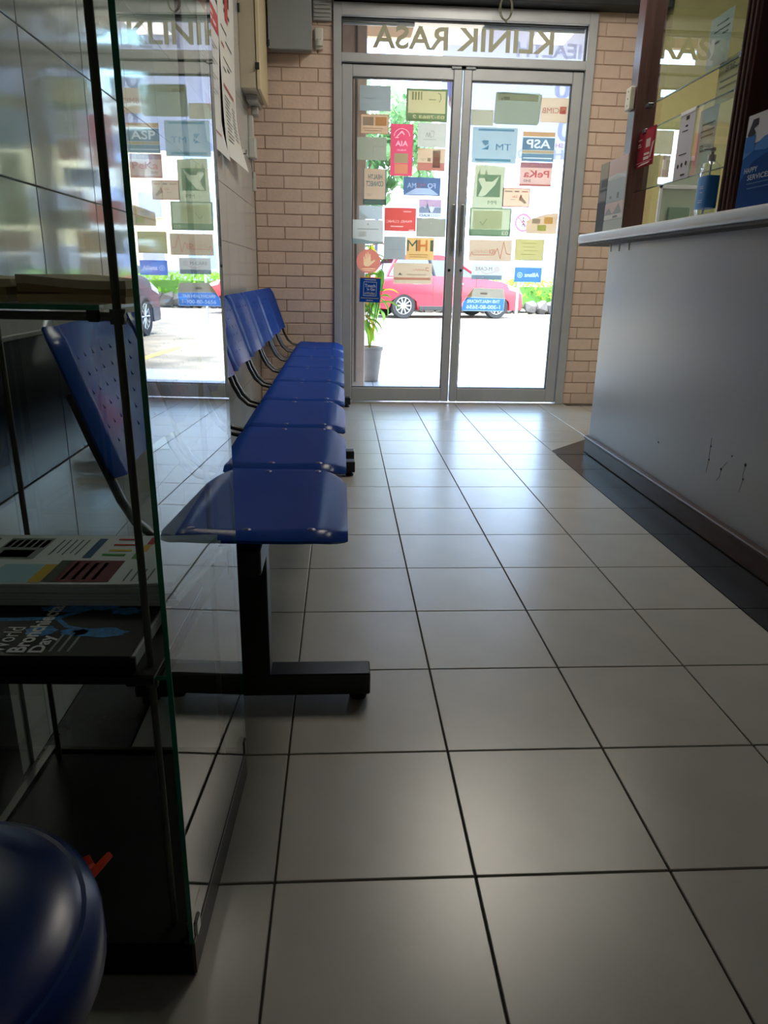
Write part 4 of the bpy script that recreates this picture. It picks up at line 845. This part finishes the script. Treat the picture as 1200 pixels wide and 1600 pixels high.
# door bell switch on the far post
bs = thing('call_switch', 'small white switch box on the far wooden post', 'switch', (1.29, 3.53, 1.62))
MB().box(-0.024, -0.002, -0.03, 0.03, -0.045, 0.045, 0.004, 2).build('switch_body', M('switch_ivory', '#cfc9b8', 0.45), bs)
for z in (-.028, 0.0, .028): MB().lathe([(0.004, -0.0245), (0.004, -0.022)], 10, (0, 0.0, z), 'X').build('switch_mark', m_dk, bs)
# office things seen through the panes
oc = thing('card_holder', 'white slanted card with black print standing behind the partition glass', 'card', (1.52, 2.98, ZC))
MB().prism([(-.04, 0), (.03, 0), (.0, .10), (-.006, .10)], -0.06, 0.06, 'Y').build('card', M('card_white', '#c9cbc8', 0.6), oc)
for z, w in ((.075, .02), (.05, .07), (.04, .08), (.03, .06)): MB().box(-0.034 + z * .34 - .004, -0.034 + z * .34 + .001, -w / 2, w / 2, z, z + .006).build('card_print', m_dk, oc)
fd = thing('acrylic_stand', 'white acrylic leaflet frame standing behind the red payment notice', 'stand', (1.60, 3.62, ZC))
f_ = MB()
for a in ((-.10, -.088, 0, .34), (.088, .10, 0, .34), (-.10, .10, .322, .34), (-.10, .10, .20, .215), (-.10, .10, 0, .012)): f_.box(a[0], a[1], -0.006, 0.006, a[2], a[3], .001, 1)
f_.build('stand_frame', M('acrylic_white', '#e4e9f0', 0.3), fd)
MB().box(-.088, .088, 0.002, 0.004, .012, .322).build('stand_sheet', M('sheet_green', '#b7c4b6', 0.6), fd)
MB().box(-.05, .05, -0.02, 0.0, .015, .12, .002, 1).build('stand_leaflet', M('leaflet_green', '#7d9a86', 0.6), fd)
bk = thing('office_shelf', 'pale cupboard against the yellow wall behind the counter', 'cupboard', (2.62, 4.70, 0))
MB().box(-.5, .5, -.2, .28, 0, 1.05, .004, 1).build('carcass', M('office_pale', '#c5bd94', 0.6), bk)
for k in (-1, 1):
    d_ = MB().box(.01 if k > 0 else -.49, .49 if k > 0 else -.01, -.218, -.2, .05, 1.02, .003, 1).build('cupboard_door', M('office_door', '#cfc8a2', 0.55), bk)
    MB().box(k * .06 - .006, k * .06 + .006, -.235, -.218, .5, .62, .003, 1).build('door_handle', M('handle_metal'), d_)

# ------------------------------------------------------------------ outside: porch, ground, column, awning
m_conc = M('sunlit_concrete', '#857d70', 0.85, noise=0.42, nscale=2.2, bump=0.3, bscale=30)
gr = MB().box(-60, 70, 6.72, 90, -0.6, -0.12).build('ground', m_conc); struct(gr)
po = MB().box(-6, 12, 5.16, 6.72, -0.6, -0.006).build('porch', M('porch_grout', '#6d6c69', 0.9)); struct(po)
pt = MB().box(0.003, 0.397, 0.003, 0.383, -0.01, 0.0, 0.002, 1).mesh('porch_tile', M('porch_tile_mat', '#a9adb4', 0.35, rnd=.03))
for i in range(-4, 12):
    for j in range(4): link('porch_tile', pt, po, (-0.14 + i * .4, 5.165 + j * .387, -0.002))
aw = MB().box(-5, 10, 5.24, 7.15, 2.98, 3.10).box(-5, 10, 7.10, 7.16, 2.80, 3.10).build('canopy', M('canopy_soffit', '#cdb7a0', 0.7)); struct(aw)
fa = MB().box(-5, 10, 5.14, 5.24, 2.42, 3.4).box(-5, -0.06, 5.15, 5.24, 0, 2.5).box(1.60, 10, 5.15, 5.24, 0, 2.5).build('wall_outer', M('outer_plaster', '#b59c88', 0.8)); struct(fa)
pc = thing('porch_column', 'salmon plastered column just outside the left door', 'column', (-0.02, 5.56, 0))
MB().box(-.17, .19, -.14, .14, 0, 2.98, .006, 1).build('shaft', M('column_plaster', '#d6bdae', 0.75, noise=.06), pc)
MB().box(-.18, .20, -.15, .15, 0, .06, .003, 1).build('column_foot', M('column_foot_mat', '#8a7a70', 0.7), pc)
cv_ = MB().tube([(0.12, -.147, 0.1), (0.12, -.147, 2.9)], .008, 8).build('drain_pipe', M('pipe_grey', '#6f6660', 0.5), pc)
pil2 = MB().box(-.16, .16, -.14, .14, 0, 2.98, .006, 1).build('porch_column', M('column_plaster'), None, (4.4, 6.9, 0)); tag(pil2, 'salmon plastered column right of the doors by the dark parked car', 'column')

lp_ = MB().box(-.055, .055, -1.1, 1.1, 0, 0.004).build('parking_line', M('line_white', '#dcdad2', 0.8), None, (0.93, 8.3, -0.119)); tag(lp_, 'white painted parking line running away from the door', 'road marking'); lp_.rotation_euler = (0, 0, 0.06)
lp2 = MB().box(-.055, .055, -1.3, 1.3, 0, 0.004).build('parking_line', M('line_yellow', '#d9c25a', 0.8), None, (2.62, 8.6, -0.119)); tag(lp2, 'yellow painted parking line beside the dark parked car', 'road marking')

# banner hung under the canopy, printed for the street
bnr = thing('street_banner', 'lavender white banner hung outside, printed side facing the street', 'banner', (0, 6.50, 0))
mb_ = MB().box(0.80, 3.4, -0.001, 0.001, 1.80, 2.96); bs_ = mb_.build('banner_sheet', paper('#e2e3f0', 0.7), bnr)
for body, x, z, w, h, c in (('AL HEALTH', 1.82, 2.585, .86, .105, '#dcdee8'), ('00', 1.85, 2.315, .26, .15, '#dcdee8'), ('00', 1.90, 2.02, .26, .17, '#dcdee8'), ('SH', 1.80, 1.905, .07, .035, '#f0b8d4'), ('TH', 1.84, 1.838, .17, .07, '#dcdee8'), ('O', 1.49, 1.838, .07, .07, '#dcdee8')):
    m = MB(); text_bm(m.bm, body, lambda a, b: Vector((x + a, -0.0016, z + b)), w=w, h=h, bold=.03, mirror=True); m.build('banner_lettering', paper(c, .6), bnr)
m = MB(); m.bm.faces.new([m.bm.verts.new((0.93 + .085 * math.cos(t), -0.0018, 2.33 + .17 * math.sin(t))) for t in th]); m.build('banner_picture', paper('#a9a3c4', .6), bnr)
m = MB(); m.bm.faces.new([m.bm.verts.new((0.92 + .06 * math.cos(t), -0.0021, 2.20 + .06 * math.sin(t))) for t in th]); m.build('banner_picture', paper('#e2c2ae', .6), bnr)
for x in (0.82, 3.38): MB().tube([(x, 0, 2.95), (x, 0, 2.985)], .006, 6).build('banner_hook', m_dk, bnr)

# ------------------------------------------------------------------ potted plant
random.seed(5)
pp = thing('potted_plant', 'grey pot with tall yellow green variegated plant beside the porch column', 'plant', (0.235, 6.22, 0))
MB().lathe([(0.075, 0), (0.08, 0.004), (0.108, 0.25), (0.118, 0.26), (0.118, 0.285), (0.106, 0.285), (0.10, 0.25), (0.0, 0.25)], 32).build('pot', M('pot_grey', '#8b8580', 0.7, noise=.1), pp, smooth=True)
MB().lathe([(0.104, 0.245), (0.07, 0.262), (0.0, 0.268)], 24).build('soil', M('soil', '#7a5a3a', 0.9, noise=.3), pp)
stem_ends = []
for k in range(7):
    a = random.uniform(0, 2 * PI); h = random.uniform(.55, 1.15); r = random.uniform(.03, .10)
    e = Vector((r * math.cos(a) + .02, r * math.sin(a), h)); MB().tube([(0, 0, .25), e * .55 + Vector((0, 0, .1)), e], .005, 6).build('stem', M('stem', '#5c6a38', 0.6), pp); stem_ends.append(e)
def leafmat(col):
    return paper(col, 0.5)
lcols = ['#8fae3c', '#c8cf3a', '#5f8a3a', '#6f9a46', '#d9c63a', '#b88a52', '#7aa050']
leafd = {}
for c in lcols:
    m = MB()
    m.grid(lambda u, v: Vector(((v - .5) * .055 * math.sin(PI * min(1, .08 + .92 * u)) ** .8, .17 * u, .035 * math.sin(2.2 * u) - .05 * u * u + .010 * abs(2 * v - 1))), 6, 4)
    leafd[c] = m.mesh('leaf', leafmat(c), True)
for k in range(58):
    e = random.choice(stem_ends); tpos = random.uniform(.5, 1.0)
    p = Vector((e.x * tpos, e.y * tpos, .25 + (e.z - .25) * tpos))
    o = link('leaf', leafd[random.choice(lcols)], pp, p, (random.uniform(-1.2, .25), random.uniform(-.4, .4), random.uniform(0, 2 * PI)))
    s = random.uniform(.7, 1.25); o.scale = (s, s, s)

# ------------------------------------------------------------------ foliage helpers, trees, hedge, stone edge
def foliage(m, n, cx, cy, cz, rx, ry, rz, size, shape='ball'):
    for _ in range(n):
        while True:
            a, b, c = (random.uniform(-1, 1) for _ in range(3))
            if shape == 'box' or a * a + b * b + c * c < 1: break
        p = Vector((cx + a * rx, cy + b * ry, cz + c * rz)); s = size * random.uniform(.6, 1.3)
        R_ = Matrix.Rotation(random.uniform(0, 6.28), 3, 'Z') @ Matrix.Rotation(random.uniform(-1.3, 1.3), 3, 'X')
        q = [R_ @ Vector(v) for v in ((-.35 * s, 0, 0), (0, -.7 * s, .1 * s), (.35 * s, 0, 0), (0, .7 * s, .1 * s))]
        m.bm.faces.new([m.bm.verts.new(p + v) for v in q])
def tree(label, x, y, h, blobs, col, size=.16):
    t = thing('tree', label, 'tree', (x, y, -0.12), group='trees beyond the car park')
    MB().tube([(0, 0, 0), (.05, 0, h * .3), (-.03, .05, h * .6), (.04, 0, h * .85)], [.13, .10, .07, .03], 8).tube([(0, 0, h * .45), (.5, .1, h * .7)], .035, 6).tube([(0, 0, h * .5), (-.5, -.1, h * .75)], .035, 6).build('trunk', M('bark', '#6b5a48', 0.9, noise=.3), t)
    m = MB()
    for b in blobs: foliage(m, *b, size)
    f = m.build('foliage', paper(col, 0.45), t); f['kind'] = 'stuff'
tree('leafy green tree behind the left door pane', 0.1, 13.2, 4.2, [(620, .55, 0, 3.35, .85, .8, .62), (420, .9, 0, 2.8, .6, .7, .5), (330, .3, .1, 2.35, .45, .5, .4)], '#76976a')
tree('yellow green tree left of the porch, far across the road', -3.2, 24, 6.5, [(900, 0, 0, 5.2, 2.0, 1.5, 1.8)], '#7da04a', .3)
random.seed(21)
hd = thing('hedge', 'low bright green hedge behind the stone edging', 'hedge', (9.0, 22.6, -0.1))
m = MB(); foliage(m, 6500, 0, 0, .52, 9.5, .8, .42, .13, 'box'); f = m.build('hedge_foliage', paper('#7fae3c', 0.4), hd); f['kind'] = 'stuff'
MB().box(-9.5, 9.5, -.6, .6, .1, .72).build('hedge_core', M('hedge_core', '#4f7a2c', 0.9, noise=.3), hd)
se = thing('stone_edging', 'rough grey stone edging below the hedge', 'stone edging', (9.0, 21.4, -0.12))
rocks = []
for q in range(4):
    m = MB(); bmesh.ops.create_icosphere(m.bm, subdivisions=1, radius=.3)
    for v in m.bm.verts: v.co = Vector((v.co.x * 1.15, v.co.y * .8, v.co.z * .8)) * random.uniform(.75, 1.2)
    rocks.append(m.mesh('stone', M('rubble', '#55524f', 0.85, noise=.2, rnd=.12)))
for k in range(58):
    o = link('stone', rocks[k % 4], se, (-9.4 + k * .325 + random.uniform(-.05, .05), random.uniform(-.08, .08), .18 + random.uniform(-.03, .03)), (random.uniform(0, 3), random.uniform(0, 3), random.uniform(0, 3)))
    s = random.uniform(.75, 1.05); o.scale = (s, s, s)

# ------------------------------------------------------------------ parked cars
def car(label, col, loc, rot):
    t = thing('car', label, 'car', loc, (0, 0, rot))
    body = M('car_paint_' + col, col, 0.30, 0.0, 0.35, coat=.15); dark = M('car_trim', '#17181a', 0.5); gl_ = M('car_window', '#2a3440', 0.06, 0.0, 0.7)
    L, Wd = 3.95, 1.66
    def arch(cx, n=10, r=.345): return [(cx + r * math.cos(PI * k / n), .30 + r * math.sin(PI * k / n)) for k in range(n + 1)]
    # x from rear (0) to nose (L)
    prof = [(.05, .32), (.02, .60), (.06, .86), (.22, .98), (1.0, 1.0), (2.55, .98), (3.30, .88), (3.72, .76), (3.90, .60), (3.93, .34), (3.86, .22)]
    low = [(3.55, .20)] + arch(3.20) + [(2.80, .20), (1.10, .20)] + arch(.72) + [(.32, .22), (.10, .24)]
    m = MB(); pts = [(x - 1.96, z) for x, z in prof + low]
    m.prism(pts, -Wd / 2, Wd / 2, 'Y')
    cap = [e for e in m.bm.edges if abs(e.verts[0].co.y - e.verts[1].co.y) < 1e-6 and max(e.verts[0].co.z, e.verts[1].co.z) > .55]
    bmesh.ops.bevel(m.bm, geom=cap, offset=.07, segments=3, affect='EDGES', profile=.6)
    m.build('car_body', body, t, smooth=True)
    def cabin(inset, z0, z1, e):
        A = [(.30 - e, z0), (.62 - e * .3, z1), (1.9 + e * .3, z1), (2.75 + e, z0)]
        m = MB(); rows_ = []
        for s in (-1, 1):
            rows_.append([m.bm.verts.new((x - 1.96, s * ((Wd / 2 - .05 if z < 1.1 else Wd / 2 - .19) + inset), z)) for x, z in A])
        a, b = rows_
        m.bm.faces.new(a); m.bm.faces.new(b[::-1])
        for k in range(4): m.bm.faces.new((a[k], a[(k + 1) % 4], b[(k + 1) % 4], b[k]))
        return m
    cabin(0, .95, 1.40, 0).build('window_glass', gl_, t)
    rf = MB(); rf.prism([(x - 1.96, z) for x, z in ((.50, 1.37), (.62, 1.45), (1.2, 1.49), (1.75, 1.475), (2.02, 1.385), (1.9, 1.37))], -Wd / 2 + .17, Wd / 2 - .17, 'Y'); rf.build('roof', body, t)
    for s in (-1, 1):
        yb, yt = s * (Wd / 2 - .045), s * (Wd / 2 - .185)
        for (xa, xb) in ((.27, .57), (2.76, 1.96), (1.52, 1.40)):
            MB().tube([(xa - 1.96, yb, .94), (xb - 1.96, yt, 1.42)], .035, 6).build('pillar', body if xa != 1.52 else dark, t)
        for hx in (1.05, 2.15): MB().box(hx - 2.08, hx - 1.86, s * (Wd / 2) - .012, s * (Wd / 2) + .018, .80, .835, .006, 1).build('door_handle', M('car_chrome', '#cfd1d4', 0.2, .8), t)
        MB().box(-.86, .84, s * (Wd / 2) - .03, s * (Wd / 2) + .008, .20, .30, .01, 1).build('side_sill', dark, t)
        for dx in (1.46, 2.60): MB().box(dx - 1.964, dx - 1.956, s * Wd / 2 - .004, s * Wd / 2 + .002, .32, .95).build('door_gap', dark, t)
        MB().prism([(3.52 - 1.96, .70), (3.84 - 1.96, .62), (3.80 - 1.96, .70), (3.45 - 1.96, .82)], s * Wd / 2 - s * .16, s * Wd / 2 + s * .006, 'Y').build('headlight', M('lamp_clear', '#d6dde4', 0.1), t)
        MB().box(.02 - 1.96, .14 - 1.96, s * Wd / 2 - .12, s * Wd / 2 - .02, .66, .86, .02, 1).build('tail_light', M('lamp_red', '#8a1418', 0.2), t)
        MB().box(.62, .80, s * Wd / 2 - .02, s * Wd / 2 + .16, .95, 1.06, .03, 2).build('wing_mirror', body, t)
        for wx in (.72, 3.20):
            w = MB().lathe([(.20, -.09), (.285, -.095), (.30, -.07), (.30, .07), (.285, .095), (.20, .09)], 28, (0, 0, 0), 'Y', False).build('tyre', M('tyre', '#1d1e20', 0.85), t, (wx - 1.96, s * (Wd / 2 - .10), .30))
            rim = MB().lathe([(.20, .06), (.205, .085), (.19, .088), (.185, .06)], 28, (0, 0, 0), 'Y', False)
            for q in range(10):
                a = 2 * PI * q / 10; rim.tube([(.03 * math.cos(a), .07, .03 * math.sin(a)), (.19 * math.cos(a), .078, .19 * math.sin(a))], .014, 5)
            rim.lathe([(.04, .06), (.04, .085), (.02, .09), (.001, .091)], 14, (0, 0, 0), 'Y')
            ro = rim.build('wheel_rim', M('rim_alloy', '#d0d2d5', 0.25, .6), w); ro.scale = (1, s, 1)
            MB().lathe([(.20, .03), (.001, .03)], 20, (0, 0, 0), 'Y', False).build('brake_disc', M('disc_dark', '#2b2d30', 0.6), w).scale = (1, s, 1)
    MB().box(1.90, 1.985, -.55, .55, .36, .56, .02, 1).build('grille', dark, t)
    MB().box(-1.97, -1.93, -.26, .26, .60, .72, .004, 1).build('number_plate', M('plate', '#15161a', 0.4), t)
    return t
car('red hatchback parked across the car park', '#b81f30', (2.50, 19.1, -0.12), 0.25)
car('dark grey car parked right of the doors, mirrored in the cabinet glass', '#4d535c', (4.46, 10.42, -0.12), PI / 2)

# ------------------------------------------------------------------ road sign, far wall and buildings
rs = thing('road_sign', 'round red-ringed no pedestrians sign on a pole', 'road sign', (3.60, 15.2, -0.12))
MB().tube([(0, 0, 0), (0, 0, 2.2)], .025, 8).build('sign_pole', M('pole_grey', '#b4b8be', 0.4, .4), rs)
MB().lathe([(.17, -.03), (.17, -.036)], 32, (0, 0, 2.03), 'Y').build('sign_disc', M('sign_white', '#e8e6e4', 0.5), rs)
MB().lathe([(.17, -.037), (.17, -.042), (.132, -.042), (.132, -.037)], 32, (0, 0, 2.03), 'Y', False).build('sign_ring', M('sign_red', '#d03a52', 0.5), rs)
pm_ = MB(); pm_.lathe([(.018, -.038), (.018, -.041)], 12, (0, 0, 2.115), 'Y')
for a, b in (((0, 2.095), (0, 2.02)), ((0, 2.02), (.035, 1.945)), ((0, 2.02), (-.03, 1.945)), ((0, 2.08), (.04, 2.03)), ((0, 2.08), (-.035, 2.03))): pm_.tube([(a[0], -.040, a[1]), (b[0], -.040, b[1])], .010, 6)
pm_.build('walking_figure', m_dk, rs)
MB().tube([(-.095, -.043, 2.125), (.095, -.043, 1.935)], .010, 6).build('sign_slash', M('sign_red'), rs)

fw = MB().box(-6, 40, 33, 33.3, -0.12, 0.95, .02, 1).build('boundary_wall', M('far_wall_grey', '#8d8f96', 0.85, noise=.1), None); tag(fw, 'low grey boundary wall beyond the hedge', 'wall')
def building(label, x0, x1, y, h, col, wins, wc='#7f93c8', d=8):
    t = thing('building', label, 'building', (x0, y, -0.12), group='buildings across the road')
    w = x1 - x0
    MB().box(0, w, 0, d, 0, h, .05, 1).build('facade', M('facade_' + col, col, 0.8, noise=.03), t)
    MB().box(-.15, w + .15, -.2, d, h, h + .25, .03, 1).build('parapet', M('facade_' + col), t)
    for (a, b, z0, z1) in wins:
        o = MB().box(a - .06, b + .06, -.10, .02, z0 - .06, z1 + .06).build('window', M('win_frame', '#e2e4ea', 0.5), t)
        MB().box(a, b, -.13, -.09, z0, z1).build('pane', M('far_pane_' + wc, wc, 0.15), o)
wl = [(a, a + 1.7, z, z + 1.5) for a in (1, 3.6, 6.2, 8.8) for z in (1.2, 4.0, 6.8)]
building('white block with blue windows far across the road', 2.2, 13.5, 46, 10, '#d3d4dc', wl)
building('cream shop house far across the road behind the road sign', 13.8, 26, 48, 9, '#d9c9a6', [(a, a + 1.4, z, z + 1.4) for a in (1, 3.4, 5.8, 8.2) for z in (1.0, 4.2)], '#8a8fa6')
building('blue grey block far across the road, left of the white block', -10, 1.6, 44, 8, '#a3acd0', [(a, a + 1.4, z, z + 1.3) for a in (1, 4, 7, 9.6) for z in (1.0, 3.8)], '#6f80b0')
